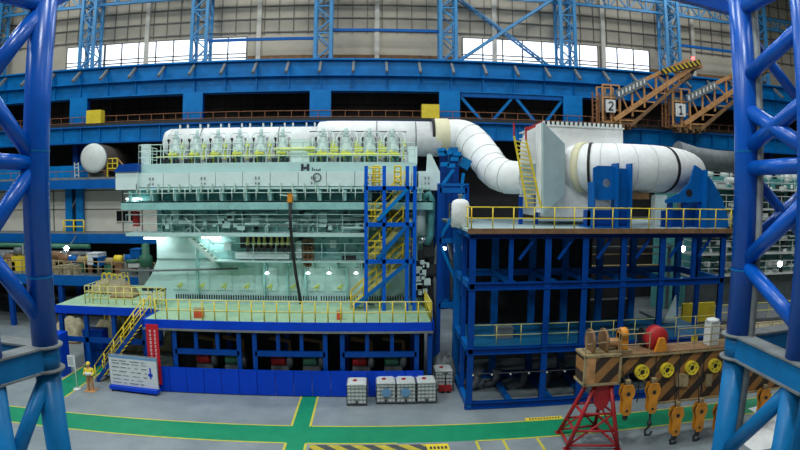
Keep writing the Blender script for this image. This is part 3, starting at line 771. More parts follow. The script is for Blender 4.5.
# work lights hung under the galleries
def worklight(a, b, lb):
    t = thing('tube_light', lb, 'light', tuple((a+b)/2), 'tube work lights on the engine')
    MB().bar(a+Vector((0,0,0.1)), b+Vector((0,0,0.1)), 0.3, 0.06).build('housing', M_plw, t)
    MB().bar(a, b, 0.14, 0.1).build('tube', M_tube, t)
    l = bpy.data.lights.new('work_lamp', 'AREA'); l.shape = 'RECTANGLE'; l.size = (b-a).length; l.size_y = 0.2; l.energy = 16; l.color = (1, 1, 1)
    lo = bpy.data.objects.new('work_lamp', l); COL.objects.link(lo); lo.location = (a+b)/2+Vector((0,-0.0,-0.12)); lo.rotation_euler = (0.5, 0, 0)
worklight(Vector((-14.0, 32.3, 8.02)), Vector((-12.6, 32.3, 8.02)), 'bright tube light under the outer corner of the middle gallery')
worklight(Vector((-10.3, 32.5, 8.05)), Vector((-9.1, 32.5, 8.05)), 'bright tube light behind the gallery ladder')
c = P(134, 199, 32); worklight(c-Vector((0.5,0,0)), c+Vector((0.5,0,0)), 'white tube light at the free end under the blue topped box')
for px, lb in ((267, 'under the lower gallery by the pumps'), (308, 'under the lower gallery beside the hoist cable'), (329, 'under the lower gallery, middle of its bare half'), (356, 'under the end of the lower gallery')):
    c = P(px, 273, 32.4)
    t = thing('spot_lamp', 'small white spot lamp '+lb, 'light', tuple(c), 'spot lamps under the lower gallery')
    MB().lathe((c.x, c.y, c.z), [(0.13,-0.04),(0.1,0.03),(0.04,0.07)], 12).build('shade', M_tube, t)
    MB().tube([(c.x, c.y, c.z+0.1), (c.x, 32.9, c.z+0.25)], 0.02, 5).build('arm', M_grey, t)
    l = bpy.data.lights.new('spot', 'POINT'); l.energy = 3; l.shadow_soft_size = 0.12; lo = bpy.data.objects.new('spot', l); COL.objects.link(lo); lo.location = c-Vector((0,0.1,0.22))
# chain hoist with hanging black cable
t = thing('hoist_cable', 'yellow hoist body with long black cable hanging down the engine', 'hoist', (-4.9, 31.2, 4.2))
c = P(290, 198, 31.2)
MB().box(c.x-0.14, c.x+0.14, 31.1, 31.35, c.z-0.25, c.z+0.25).build('hoist_body', M_hook, t)
MB().tube([P(290,200,31.2), P(290.5,225,31.2), P(292.5,250,31.2), P(296,275,31.2), P(301,304,30.6)], 0.09, 8).build('cable', M_black, t)
MB().tube([P(280,195,31.2), P(291,196,31.2), P(297,196,31.2)], 0.035, 6).build('trolley_rod', M_prail, t)

# ================================================================== STAIR TOWER
ty = 31.0
xs = [P(px, 240, ty).x for px in (366, 384, 407, 414.5)]
t = thing('stair_tower', 'bright blue stair tower with yellow stairs in front of the engine', 'stair tower', (1.5, ty, DZ))
for x in xs:
    MB().box(x-0.1, x+0.1, ty-0.1, ty+0.1, DZ, 12.25).build('column', M_tower, t)
for x in (xs[0], xs[3]): MB().box(x-0.1, x+0.1, ty+1.5, ty+1.7, DZ, 12.25).build('column', M_frame, t)
for z in (11.0, 8.95, 6.85):
    MB().box(xs[0], xs[3], ty-0.1, ty+0.1, z-0.12, z+0.12).build('beam', M_tower, t)
    MB().box(xs[0], xs[1]+0.1, ty, ty+1.6, z+0.02, z+0.07).build('landing', M_gird2, t)
    railing_mb(MB(), [(xs[0], ty+0.1, z+0.1), (xs[1], ty+0.1, z+0.1)], 1.05, 0.5, 0.035, 3).build('landing_railing', M_yel, t)
    railing_mb(MB(), [(xs[2]-0.8, ty+1.5, z+0.1), (xs[3], ty+1.5, z+0.1)], 1.05, 0.5, 0.035, 3).build('landing_railing', M_yel, t)
MB().bar((xs[0]-0.75, ty-0.05, DZ+0.2), (xs[2], ty-0.05, 6.75), 0.2, 0.2).build('brace', M_gird2, t)
MB().bar((xs[1]-0.35, ty-0.05, 7.0), (xs[2], ty-0.05, 8.9), 0.2, 0.2).build('brace', M_gird2, t)
MB().bar((xs[1]-0.35, ty-0.05, 9.2), (xs[2], ty-0.05, 10.95), 0.2, 0.2).build('brace', M_gird, t)
stairs(t, (xs[0]-0.9, ty+0.35, DZ), (xs[2]-0.2, ty+0.35, 6.85), 0.8, M_palerail, M_yel)
stairs(t, (xs[0]+0.1, ty+0.35, 6.85), (xs[2]-0.2, ty+0.35, 8.95), 0.8, M_palerail, M_yel)
stairs(t, (xs[0]+0.3, ty+0.35, 8.95), (xs[2]-0.1, ty+0.35, 11.0), 0.8, M_palerail, M_yel)
MB().box(xs[1]+0.3, xs[2]-0.1, ty+1.6, ty+1.65, 9.1, 9.8).build('yellow_screen', M_yel, t)
for k, x in enumerate((xs[0]+0.55, xs[1]+0.75)): railing_mb(MB(), [(x-0.15, ty+0.4, 11.05), (x+0.2, ty+0.4, 11.05)], 1.2, 0.3, 0.05, 4).build('gate', M_yel, t)

# ================================================================== EXHAUST RECEIVER AND S-DUCT
t = thing('exhaust_duct', 'white wrapped exhaust receiver and S shaped duct above the engine', 'duct', (0, 36, 12.6))
ry = 36.0
rc = P(300, 138.5, ry).z
rl = P(200, 128.3, ry).z-0.95; xr0 = P(164.5, 140, ry).x
MB().lathe((xr0, ry, rl), [(0.0,0),(0.45,0.03),(0.8,0.2),(0.93,0.5),(0.95,0.6)], 28, 'x').lathe((xr0, ry, rl), [(0.95,0.6),(0.95,10.6)], 28, 'x').build('receiver', M_wrap, t)
MB().lathe((P(318, 130, ry).x, ry, rc), [(0.9,0),(1.08,0.12),(1.15,0.8),(1.15,8.0)], 28, 'x').build('wrapped_section', M_wrap, t)
rg = MB()
for x in (-11.2, -8.6, -6.0, 0.3, 2.8): rg.ring((x, ry, rc if x > -4 else rl), 1.18 if x > -4 else 0.98, 1.0, 0.06, 28, 'x')
build_each(rg, 'strap', M_grey, t)
a = P(433, 136.5, ry)
MB().ring((a.x-0.05, ry, a.z), 1.16, 0.9, 0.18, 32, 'x').build('black_joint', M_black, t)
b = P(447.5, 136.5, ry)
MB().lathe((a.x+0.05, ry, a.z), [(1.16,0),(1.2,0.1),(1.2,0.9),(1.12,0.98)], 32, 'x').build('cream_joint', M_cream, t)
pts = [(b.x-0.1, ry, a.z)]
ctl = [Vector((b.x-0.1, ry, a.z)), Vector((b.x+0.9, 35.8, a.z)), P(473, 143, 35), P(486, 159, 33.4), P(495, 171, 32.2), P(508, 177, 31.0), P(524, 177.5, 30.4)]
sm = []
for i in range(len(ctl)-1):                                   # Catmull-Rom
    p0, p1, p2, p3 = ctl[max(i-1,0)], ctl[i], ctl[i+1], ctl[min(i+2,len(ctl)-1)]
    for k in range(6):
        u = k/6; sm.append(0.5*((2*p1)+(p2-p0)*u+(2*p0-5*p1+4*p2-p3)*u*u+(3*p1-p0-3*p2+p3)*u**3))
sm.append(ctl[-1])
MB().tube(sm, [1.14-0.22*i/(len(sm)-1) for i in range(len(sm))], 32).build('s_bend', M_wrap, t)
wr = MB()
for i in (10, 14, 18, 22, 26, 30):
    d = (sm[i+1]-sm[i-1]).normalized(); u = d.cross(Vector((0,0,1))).normalized(); w = u.cross(d)
    R_ = 1.14-0.22*i/(len(sm)-1)+0.012
    wr.tube([sm[i]+(u*math.cos(a_)+w*math.sin(a_))*R_ for a_ in [2*PI*q/28 for q in range(29)]], 0.022, 4, False)
build_each(wr, 'wrap_seam', M_seam, t)
# blue duct support stand between the engine and the big frame
t = thing('duct_stand', 'blue steel stand with braces holding up the exhaust duct', 'stand', (5.2, 31.5, 0))
x0, x1 = P(439, 240, 31.5).x, P(466, 240, 31.5).x
for x in (x0, x1): MB().box(x-0.12, x+0.12, 31.3, 31.6, 0, 11.2).build('column', M_frame, t)
for x in (x0, x1): MB().box(x-0.12, x+0.12, 33, 33.3, 0, 11.2).build('column', M_frame, t)
for z in (4.2, 8.0, 10.9): MB().box(x0, x1, 31.3, 31.6, z-0.14, z+0.14).build('beam', M_gird2, t)
MB().box(x0-0.1, x1+0.1, 31.3, 33.2, 11.15, 11.3).build('top_frame', M_gird2, t)
for p, q in (((x0,31.4,8.1),(x1,31.4,10.8)), ((x1,31.4,4.3),(x0,31.4,7.9)), ((x0,31.4,11.0),(x0+0.8,31.4,12.1)), ((x0+0.9,31.4,8.4),(x1-0.2,31.4,11.9))): MB().bar(p, q, 0.16).build('brace', M_gird, t)
for px, py, w, h, rot in ((453, 154.5, 0.25, 0.4, 0), (464.5, 163.5, 0.3, 0.3, 0.5)):
    c = P(px, py, 32.2); MB().bar(c-Vector((w*math.cos(rot), 0, -w*math.sin(rot))), c+Vector((w*math.cos(rot), 0, -w*math.sin(rot))), 0.7, h*2).build('saddle_pad', M_mastj, t)
for i in range(7):
    c = P(random.uniform(441, 464), random.uniform(150, 172), 31.8); MB().box(c.x-0.25, c.x+0.2, 31.6, 32.2, c.z-0.12, c.z+0.12).build('bracket', M_gird, t)
t = thing('round_ring_pipe', 'dark oval pipe loop hanging between engine and steel frame', 'pipe', (5, 32, 5))
MB().tube([P(437,330,32), P(435,280,32), P(436,250,32), P(441,236,32), P(449,240,32), P(452,262,32), P(452,300,32)], 0.14, 10).build('pipe_loop', M_grey, t)
MB().tube([P(436,304,32), P(448,304,32)], 0.3, 12).build('cross_pipe', M_gird2, t)
c = P(443, 248.5, 31.9); t = thing('lamp', 'small bright lamp between engine and steel frame', 'light', tuple(c))
MB().box(c.x-0.18, c.x+0.18, 31.85, 31.95, c.z-0.08, c.z+0.08).build('lamp_face', M_tube, t)
MB().box(c.x-0.2, c.x+0.2, 31.95, 32.05, c.z-0.1, c.z+0.12).build('housing', M_grey, t)

# ================================================================== BIG STEEL FRAME
FZ = 9.05; F0, F1 = 25.7, 30.6
t = thing('support_frame', 'big three storey blue steel frame carrying the white reactor and pipe', 'steel frame', (12, 28, 0))
fx = [4.8, 8.57, 10.54, 12.66, 14.91, 18.75]
for x in fx:
    MB().ibeam((x, F0+0.15, 0.3), (x, F0+0.15, FZ-0.25), 0.3, 0.3).box(x-0.16, x+0.16, F0, F0+0.04, 0.3, FZ-0.3).build('column', M_frame, t)
for x in (6.72, 16.91): MB().box(x-0.1, x+0.1, F0+0.05, F0+0.25, 6.3, FZ-0.25).build('short_column', M_frame, t)
rx = [4.8, 7.0, 9.2, 11.2, 13.4, 15.6, 18.75]
for x in rx: MB().box(x-0.18, x+0.18, F1-0.3, F1, 0.3, FZ-0.25).build('column', M_gird2, t)
for x in (4.8, 18.75): MB().box(x-0.12, x+0.12, 28.0, 28.25, 0.3, FZ-0.25).build('column', M_frame, t)
for z, h in ((0.2, 0.36), (3.05, 0.34), (6.28, 0.36), (FZ-0.28, 0.34)):
    for y, mm in ((F0+0.1, M_frame), (F1-0.15, M_gird2)): MB().ibeam((4.6, y, z), (18.95, y, z), 0.3, h, 0.05).box(4.6, 18.95, y-0.03, y+0.03, z-h/2, z+h/2).build('long_beam', mm, t)
    for x in (4.8, 18.75): MB().box(x-0.12, x+0.12, F0, F1, z-h/2, z+h/2).build('end_beam', M_gird2, t)
for x in rx[1:-1]:
    for z in (0.05, 6.15): MB().box(x-0.12, x+0.12, F0+0.3, F1-0.3, z, z+0.26).build('cross_beam', M_gird2, t)
MB().box(4.9, 18.8, F0+0.25, F1, 3.18, 3.24).build('lower_deck_plate', M_deckb, t)
MB().box(4.5, 19.3, F0-0.25, 36.0, FZ-0.12, FZ).build('top_deck_plate', M_grayp, t)  # rear of the deck extended to shade the frame below
MB().box(4.5, 19.3, F0-0.32, F0-0.24, FZ-0.2, FZ+0.05).build('deck_toe_plate', M_brown, t)
for x in (7.9, 12.0, 14.2, 16.2, 18.0, 9.9): MB().bar((x, F0+0.2, FZ-0.5), (x-0.75, F0+0.2, FZ-1.5), 0.12).build('knee_brace', M_frame, t)
MB().box(5.2, 14.4, 34.0, 34.2, 0.0, FZ-0.3).build('shade_backing_sheet', M_unlit, t)  # added sheets, coloured dark for the unlit space behind the frame
MB().box(14.4, 18.9, 37.5, 37.7, 0.0, 3.0).build('shade_backing_sheet', M_unlit, t)
bt = MB()
for i in range(10): c = (4.95+i*0.95); bt.lathe((c, F0-0.05, 1.85), [(0.04,-0.05),(0.04,0.05)], 8, 'y')
build_each(bt, 'white_bolt', M_plw, t)
MB().tube([(4.9, F0-0.02, 1.9), (14.4, F0-0.02, 1.9)], 0.03, 5).build('hose_line', M_dark, t)
t2 = thing('guard_railing', 'yellow guard railing around the top deck of the big blue frame', 'railing', (12, F0, FZ))
railing(t2, [(4.7, 33, FZ), (4.7, F0-0.1, FZ), (19.1, F0-0.1, FZ)], M_yel, 1.05, 1.0, 0.03, 2)
t2 = thing('guard_railing', 'thin grey railing on the lower deck of the big blue frame', 'railing', (9, F0, 3.24))
railing(t2, [(4.9, F0+0.35, 3.24), (18.7, F0+0.35, 3.24)], M_palerail, 1.05, 1.25, 0.02, 2)
c = P(505, 325, 27.5)
tag(MB().box(c.x-0.45, c.x+0.4, 27.3, 28.0, 3.24, 3.75).box(c.x-0.48, c.x+0.43, 27.27, 28.03, 3.75, 3.8).build('tool_chest', M_flange), 'small grey chest standing on the lower deck of the frame', 'chest')
tag(MB().prism([(P(664,312,29).x, 3.24), (P(677,312,29).x, 3.24), (P(676,300,29).x, 4.9)], 29, 29.1).build('leaning_sheet', M_cas), 'pale triangular sheet leaning on the lower deck of the frame', 'sheet')
# white vessel on the deck
c = P(461, 205, 27.2)
t = thing('pressure_vessel', 'white standing vessel on the near corner of the top deck', 'vessel', (c.x, 27.4, FZ))
MB().lathe((c.x, 27.4, FZ), [(0.45,0),(0.45,1.15),(0.38,1.3),(0.2,1.4),(0.0,1.42)], 20).build('shell', M_wrap, t)
MB().lathe((c.x, 27.4, FZ+1.38), [(0.09,0),(0.09,0.2),(0.14,0.2),(0.14,0.26)], 10).build('nozzle', M_flange, t)
tag(MB().lathe((c.x+0.15, 29.6, FZ), [(0.32,0),(0.32,0.7),(0.25,0.85),(0.3,0.9),(0.3,1.0)], 14).build('dark_drum', M_grey), 'dull grey drum beside the white vessel', 'drum')

# ================================================================== REACTOR
t = thing('reactor', 'big white insulated reactor box with slanted grey plate on the top deck', 'reactor', (11, 30, FZ))
z1 = 14.45
X0, X1 = P(565, 150, 28.9).x, P(623, 150, 28.9).x
MB().box(9.3, X1, 28.9, 33.2, 9.5, z1).build('housing', M_wrap, t)
MB().box(9.1, X1+0.05, 28.8, 33.3, z1, z1+0.08).build('roof_plate', M_plw, t)
kn = MB()
for i in range(18): x = 9.25+i*0.27; kn.box(x, x+0.1, 28.85, 29.0, z1+0.08, z1+0.28)
build_each(kn, 'roof_lug', M_plw, t)
tag_z = P(530, 169, 31).z
hd = MB().prism([(8.1, 10.7), (9.35, 10.7), (9.35, 14.5), (8.95, 14.42), (8.55, 14.22), (8.25, 13.9), (8.1, 13.5)], 29.4, 31.4)
hd.v = [(x+(y-29.4)*0.3, y, z) for x, y, z in hd.v]; hd.build('inlet_hood', M_wrap, t)
MB().box(8.15, 9.1, 29.3, 29.4, 10.7, 12.4).build('hood_shade_panel', M_grayp, t)  # grey sheet standing for the shade on the lower hood
for x in (8.2, 9.1): MB().box(x-0.1, x+0.1, 29.5, 29.7, FZ, 10.7).build('leg', M_frame, t)
kn = MB()
for i in range(9): c = P(526+i*2.2, 130-i*0.9, 29.5); kn.box(c.x-0.05, c.x+0.05, 29.5, 29.6, c.z-0.08, c.z+0.12)
build_each(kn, 'cone_clip', M_red, t)
a = [P(543,122,27.6), P(565,144,28.2), P(565,195,28.2), P(543,213,27.6)]
def solid_poly(mb, pts, th):
    n = len(pts); nv = (pts[1]-pts[0]).cross(pts[2]-pts[0]).normalized()*th
    if nv.y < 0: nv = -nv
    return mb.add(list(pts)+[p+nv for p in pts], [tuple(range(n)), tuple(reversed(range(n,2*n)))]+[(i+n,(i+1)%n+n,(i+1)%n,i) for i in range(n)])
solid_poly(MB(), a, 0.15).build('slanted_plate', M_grayp, t)
w = MB(); w.add([a[0], (a[0].x, 28.9, a[0].z), (a[3].x, 28.9, a[3].z), a[3], a[1], (a[1].x, 28.9, a[1].z+0.0), (a[2].x, 28.9, a[2].z), a[2]],
      [(0,1,2,3), (0,4,5,1), (3,2,6,7)]); w.build('plate_gusset', M_wrap, t)
st = MB()
for i in range(9): z = 10.6+i*0.38; st.box(P(520,170,28.6).x, P(531,170,28.6).x, 28.5, 28.75, z, z+0.06)
build_each(st, 'step', M_plw, t)
for k, (p, q) in enumerate((((514,134),(526,207)), ((519,134),(531,207)), ((531,150),(538,207)), ((535,150),(544,207)))):
    pass
def ladder(lb, pa, pb, qa, qb, Y, m, n):
    A, B, C_, D = P(*pa, Y), P(*pb, Y), P(*qa, Y), P(*qb, Y)
    tt = thing('ladder', lb, 'ladder', tuple((B+D)/2))
    for p, q in ((A,B),(C_,D)): MB().bar(p, q, 0.09).build('side_rail', m, tt)
    l = MB()
    for i in range(1, n): l.bar(lerp(A,B,i/n), lerp(C_,D,i/n), 0.05)
    build_each(l, 'rung', m, tt)
    for p in (A, C_): MB().bar(p, p+Vector((0,0,0.7)), 0.08).build('red_top', M_red, tt)
ladder('steep yellow ship stair with red tops leaning against the reactor inlet', (514,136), (527,207), (526,140), (541,207), 27.7, M_yel, 16)

# ================================================================== BIG OUTLET PIPE WITH SADDLES
t = thing('outlet_pipe', 'fat white wrapped outlet pipe with black strap on blue saddles', 'pipe', (15, 28, FZ+1))
pz = P(640, 168.5, 28.2).z; pr = 1.32; py_ = 28.2
pth = [P(568,168.5,30.0), P(577,168.5,29.3), P(590,168.5,28.7), P(606,168,28.25), P(622,168,28.05), P(638,168,28.0), P(652,168,28.1), P(664,168,28.5), P(673,168,29.1), P(679,168,29.9), P(683,168,30.8), P(686,168,32.0)]
for p_ in pth: p_.z = pz
def hoop(i, f, r_, w_, nm, m_):
    p_ = lerp(pth[i], pth[i+1], f); d_ = (pth[i+1]-pth[i]).normalized()
    MB().tube([p_-d_*w_/2, p_+d_*w_/2], r_, 36).build(nm, m_, t)
MB().tube(pth, pr, 36).build('wrapped_pipe', M_wrap, t)
hoop(1, 0.55, pr+0.07, 0.42, 'cream_joint', M_cream); hoop(2, 0.1, pr+0.06, 0.14, 'black_joint', M_black)
hoop(6, 0.75, pr+0.035, 0.22, 'black_strap', M_black)
for i_, f_ in ((2, 0.8), (3, 0.5), (4, 0.4), (5, 0.5), (7, 0.8), (8, 0.9)): hoop(i_, f_, pr+0.01, 0.03, 'wrap_seam', M_seam)
# saddle one
def saddle_hole(mb, x0, x1, z0, z1, cx, cz, r, y0, y1, n=24):   # plate with a round hole, real thickness
    vs = []; 
    for y in (y0, y1):
        for k in range(n):
            a_ = 2*PI*k/n; vs.append((cx+r*math.cos(a_), y, cz+r*math.sin(a_)))
        for k in range(n):
            a_ = 2*PI*k/n; dx, dz = math.cos(a_), math.sin(a_)
            s_ = min(((x1-cx) if dx > 0 else (cx-x0))/max(abs(dx),1e-6), ((z1-cz) if dz > 0 else (cz-z0))/max(abs(dz),1e-6))
            vs.append((cx+dx*s_, y, cz+dz*s_))
    fs = []
    for k in range(n):
        j = (k+1) % n
        fs += [(k, j, n+j, n+k), (2*n+k, 3*n+k, 3*n+j, 2*n+j), (k, 2*n+k, 2*n+j, j), (n+k, n+j, 3*n+j, 3*n+k)]
    return mb.add(vs, fs)
t = thing('pipe_saddle', 'blue cradle with round hole under the middle of the fat white pipe', 'saddle', (13, 26.6, FZ))
xa, xb = P(591.5, 200, 26.5).x, P(629, 200, 26.5).x
zt = P(610, 166, 26.5).z; hc = P(607, 183, 26.5)
saddle_hole(MB(), xa+0.1, P(615,190,26.5).x, P(607,200,26.5).z, zt, hc.x, hc.z, 0.23, 26.5, 26.62).build('front_plate', M_gird2, t)
MB().box(P(615,190,26.5).x, P(615,190,26.5).x+0.08, 26.2, 27.0, FZ, zt+0.15).build('rib', M_gird2, t)
MB().box(xb-0.06, xb+0.04, 26.2, 27.0, FZ, zt+0.15).build('rib', M_gird2, t)
MB().box(xa, xa+0.08, 26.2, 27.0, FZ, P(595,182,26.5).z).build('rib', M_gird2, t)
MB().box(P(615,190,26.5).x, xb, 26.65, 26.75, FZ+0.4, zt-0.1).build('side_plate', M_gird2, t)
MB().box(xa, xb, 26.6, 27.6, FZ, FZ+0.9).build('base_block', M_frame, t)
MB().box(xa-0.1, xb+0.1, 26.3, 28.1, FZ, FZ+0.08).build('foot_plate', M_gird2, t)
# saddle two
t = thing('pipe_saddle', 'blue cradle with curved outer edge at the far end of the fat pipe', 'saddle', (19, 27, FZ))
yy = 26.8
pts = [P(*q, yy) for q in ((666,200),(680,193),(690,183),(695,165),(700,168),(712,180),(722,198),(728,218))]
poly = [(p.x, p.z) for p in pts] + [(P(728,218,yy).x+0.05, FZ), (P(702,225,yy).x, FZ), (P(702,205,yy).x, P(702,202,yy).z), (P(666,203,yy).x, P(666,203,yy).z)]
MB().prism(poly, yy, yy+0.14).build('front_plate', M_gird2, t)
pe = P(703, 190, yy)
MB().box(pe.x-0.04, pe.x+0.04, 26.4, 28.6, FZ, P(703,170,yy).z).build('rib', M_gird2, t)
hp_ = P(689, 193, yy); MB().lathe((hp_.x, yy-0.02, hp_.z), [(0.21,0),(0.21,0.03)], 20, 'y').build('hole_shade_disc', M_black, t)  # black disc standing for the shade inside a hole
MB().prism([(P(668,205,yy).x, FZ), (P(725,205,yy).x, FZ), (P(725,205,yy).x, FZ+0.9), (P(668,205,yy).x, FZ+0.9)], 27.4, 28.6).build('base_block', M_frame, t)
for px in (672, 686, 700): c = P(px, 215, yy); MB().box(c.x-0.1, c.x+0.1, 26.9, 27.2, FZ, FZ+1.5).build('leg', M_frame, t)
MB().bar(P(629,196,27.6), P(648,196,27.6), 0.3, 0.35).build('wooden_packer', M_brown, t)
t = thing('control_cabinet', 'narrow pale cabinet under the fat white pipe', 'cabinet', (15.5, 27.8, FZ))
c0, c1 = P(655, 220, 27.6), P(667, 195, 27.6)
MB().box(c0.x, c1.x, 27.6, 28.1, FZ, c1.z).build('body', M_plw, t); MB().box(c0.x+0.05, (c0.x+c1.x)/2-0.01, 27.57, 27.6, FZ+0.1, c1.z-0.05).box((c0.x+c1.x)/2+0.01, c1.x-0.05, 27.57, 27.6, FZ+0.1, c1.z-0.05).build('door', M_cas, t)

# ================================================================== ORANGE BOOMS
def boom(num, ox, oy, lb):
    def Q(px, py, Y=45.5): return P(px+ox, py+oy, Y)
    t = thing('crane_boom', lb, 'crane boom', tuple(Q(612, 120)), 'orange booms on the runway')
    c = MB(); p, q = Q(602, 122), Q(618, 86)
    for x in (p.x, (p.x+q.x)/2, q.x):
        for y in (45.3, 46.6): c.bar((x, y, p.z), (x, y, q.z), 0.14)
    for z in (p.z, lerp(p,q,0.33).z, lerp(p,q,0.66).z, q.z):
        for y in (45.3, 46.6): c.bar((p.x, y, z), (q.x, y, z), 0.12)
    c.build('cab_frame', M_orange, t)
    p, q = Q(604, 110), Q(616, 94); MB().box(p.x, q.x, 45.5, 46.4, p.z, q.z).build('cab_panel', M_mach if False else M_flange, t)
    p, q = Q(594, 122), Q(600, 92)
    l = MB(); 
    for x in (p.x, q.x): l.bar((x, 45.8, p.z), (x, 45.8, q.z), 0.1)
    for k in range(7): z = lerp(p,q,k/7).z; l.bar((p.x, 45.8, z), (q.x, 45.8, z), 0.07)
    l.build('cage_ladder', M_rust, t)
    for Y, nm in ((45.2, 'near'), (46.9, 'far')):
        A0, A1 = Q(618, 92, Y), Q(688, 60, Y); B0, B1 = Q(614, 120, Y), Q(694, 66, Y)
        C0, C1 = Q(630, 126, Y), Q(690, 74, Y)
        MB().bar(A0, A1, 0.3, 0.34).build('upper_chord', M_orange, t); MB().bar(B0, B1, 0.34, 0.4).build('middle_chord', M_orange, t)
        MB().bar(C0, C1, 0.26, 0.3).build('lower_chord', M_brown, t)
        l = MB()
        for k in range(6):
            a_ = lerp(A0, A1, k/6+0.02); b_ = lerp(B0, B1, k/6+0.02); l.bar(a_, Vector((a_.x, Y, lerp(C0, C1, k/6).z)), 0.16); l.bar(a_, lerp(B0, B1, (k+1)/6), 0.12)
            l.bar(lerp(B0,B1,k/6), lerp(C0,C1,(k+0.6)/6), 0.12)
        l.build('lattice', M_orange, t)
    A0, A1 = Q(617, 92, 45.0), Q(646, 78, 45.0)
    sg = MB(); sg.bar(A0-Vector((0,0,0.25)), A1-Vector((0,0,0.25)), 0.05, 0.75, up=(0,0,1)); sg.build('name_board', M_flange, t)
    tx = MB()
    for k in range(8): c_ = lerp(A0, A1, (k+0.5)/8)-Vector((0,0.06,0.25)); tx.box(c_.x-0.1, c_.x+0.05, c_.y-0.01, c_.y, c_.z-0.2, c_.z+0.2)
    tx.build('lettering', M_wtxt, t)
    # tip
    p = Q(692, 66); MB().bar(Q(662, 72, 44.9), Q(700, 62, 44.9), 0.2, 0.5).build('striped_tip', M_haz, t)
    MB().box(p.x-0.9, p.x+0.9, 45.0, 47, p.z-0.2, p.z+0.1).build('tip_platform', M_orange, t)
    c = Q(685, 76, 45.6); MB().lathe((c.x, 46, c.z-0.45), [(0.35,0),(0.85,0.25),(0.85,0.6),(0.4,0.9)], 14).bar((c.x+0.7, 46, c.z), (c.x+1.2, 46, c.z+0.8), 0.3).build('hanging_grab', M_grey, t)
    c = Q(693, 58, 45.6); MB().lathe((c.x, 45.6, c.z-0.15), [(0.16,0),(0.16,0.2),(0.05,0.3)], 10).build('beacon', M_redl, t)
    gp = MB()
    for k in range(14): x = Q(604+k*2.2, 122).x; gp.box(x, x+0.22, 45.3, 46.4, Q(610,124).z-0.2*(k%3), Q(610,120).z)
    gp.build('carriage', M_brown, t)
    # number plate
    p, q = Q(606.2, 112, 44.9), Q(615.5, 100, 44.9)
    pl_ = MB().box(p.x, q.x, 44.9, 45.0, p.z, q.z).build('number_plate', M_wtxt, t)
    cx, cz, h = (p.x+q.x)/2, (p.z+q.z)/2, (q.z-p.z)
    d = MB(); w = h*0.1; yb = 44.87
    if num == '1':
        d.bar((cx, yb, cz-h*0.32), (cx, yb, cz+h*0.32), w, 0.03, up=(0,1,0)); d.bar((cx-h*0.15, yb, cz+h*0.18), (cx, yb, cz+h*0.32), w, 0.03, up=(0,1,0)); d.bar((cx-h*0.15, yb, cz-h*0.32), (cx+h*0.15, yb, cz-h*0.32), w, 0.03, up=(0,1,0))
    else:
        pts = [(cx-0.18*h, cz+0.2*h), (cx-0.1*h, cz+0.31*h), (cx+0.08*h, cz+0.32*h), (cx+0.18*h, cz+0.2*h), (cx+0.13*h, cz+0.03*h), (cx-0.18*h, cz-0.31*h), (cx+0.2*h, cz-0.31*h)]
        for a_, b_ in zip(pts[:-1], pts[1:]): d.bar((a_[0], yb, a_[1]), (b_[0], yb, b_[1]), w, 0.03, up=(0,1,0))
    d.build('plate_digit', M_txt, pl_)
boom('2', 0, 0, 'orange lattice crane boom with number plate 2 on its cab')
boom('1', 70, 4, 'orange lattice crane boom with number plate 1 on its cab')

# ================================================================== TOTES, TRUCK, BOARDS
def tote(loc, label):
    x, y = loc; t = thing('liquid_tote', label, 'tote', (x, y, 0), 'caged liquid totes on the floor')
    MB().box(x-0.5, x+0.5, y-0.6, y+0.6, 0.1, 0.14).box(x-0.5, x+0.5, y-0.6, y+0.6, 0.0, 0.03).build('pallet', M_grey, t)
    b = MB()
    for dx in (-0.45, 0, 0.45):
        for dy in (-0.5, 0, 0.5): b.box(x+dx-0.06, x+dx+0.06, y+dy-0.07, y+dy+0.07, 0.02, 0.12)
    build_each(b, 'pallet_foot', M_dark, t)
    a = MB(); a.prismz([(x-0.44,y-0.57),(x+0.44,y-0.57),(x+0.47,y-0.54),(x+0.47,y+0.54),(x+0.44,y+0.57),(x-0.44,y+0.57),(x-0.47,y+0.54),(x-0.47,y-0.54)], 0.14, 1.12)
    a.prismz([(x-0.38,y-0.5),(x+0.38,y-0.5),(x+0.38,y+0.5),(x-0.38,y+0.5)], 1.12, 1.17)
    o = a.build('bottle', M_plw, t)
    MB().lathe((x-0.1, y, 1.17), [(0.11,0),(0.11,0.05),(0.09,0.06)], 14).build('screw_cap', M_red, o)
    MB().box(x-0.05, x+0.05, y-0.68, y-0.57, 0.18, 0.28).build('valve', M_dark, o)
    c = MB()
    for z in (0.16, 0.36, 0.56, 0.76, 0.96, 1.12):
        for yy in (-0.6, 0.6): c.bar((x-0.5, y+yy, z), (x+0.5, y+yy, z), 0.03)
        for xx in (-0.5, 0.5): c.bar((x+xx, y-0.6, z), (x+xx, y+0.6, z), 0.03)
    for k in range(6):
        for yy in (-0.6, 0.6): c.bar((x-0.5+k*0.2, y+yy, 0.14), (x-0.5+k*0.2, y+yy, 1.13), 0.025)
        for xx in (-0.5, 0.5): c.bar((x+xx, y-0.6+k*0.24, 0.14), (x+xx, y-0.6+k*0.24, 1.13), 0.025)
    c.build('cage', M_cage, t)
    return t
T0 = tote((-0.78, 27.05), 'caged white liquid tote standing by itself before the blue panels')
copy_tree(T0, (1.48, 0.2, 0), 'caged white liquid tote with round sticker, beside the lone tote in its row of three')
copy_tree(T0, (2.5, 0.18, 0), 'caged white liquid tote with round sticker, middle of its row of three')
copy_tree(T0, (3.56, 0.2, 0), 'caged white liquid tote without sticker, at the pallet truck end of its row')
c = G(442, 386); copy_tree(T0, (c.x+0.78, 2.0, 0), 'caged white liquid tote standing behind the red pallet truck')
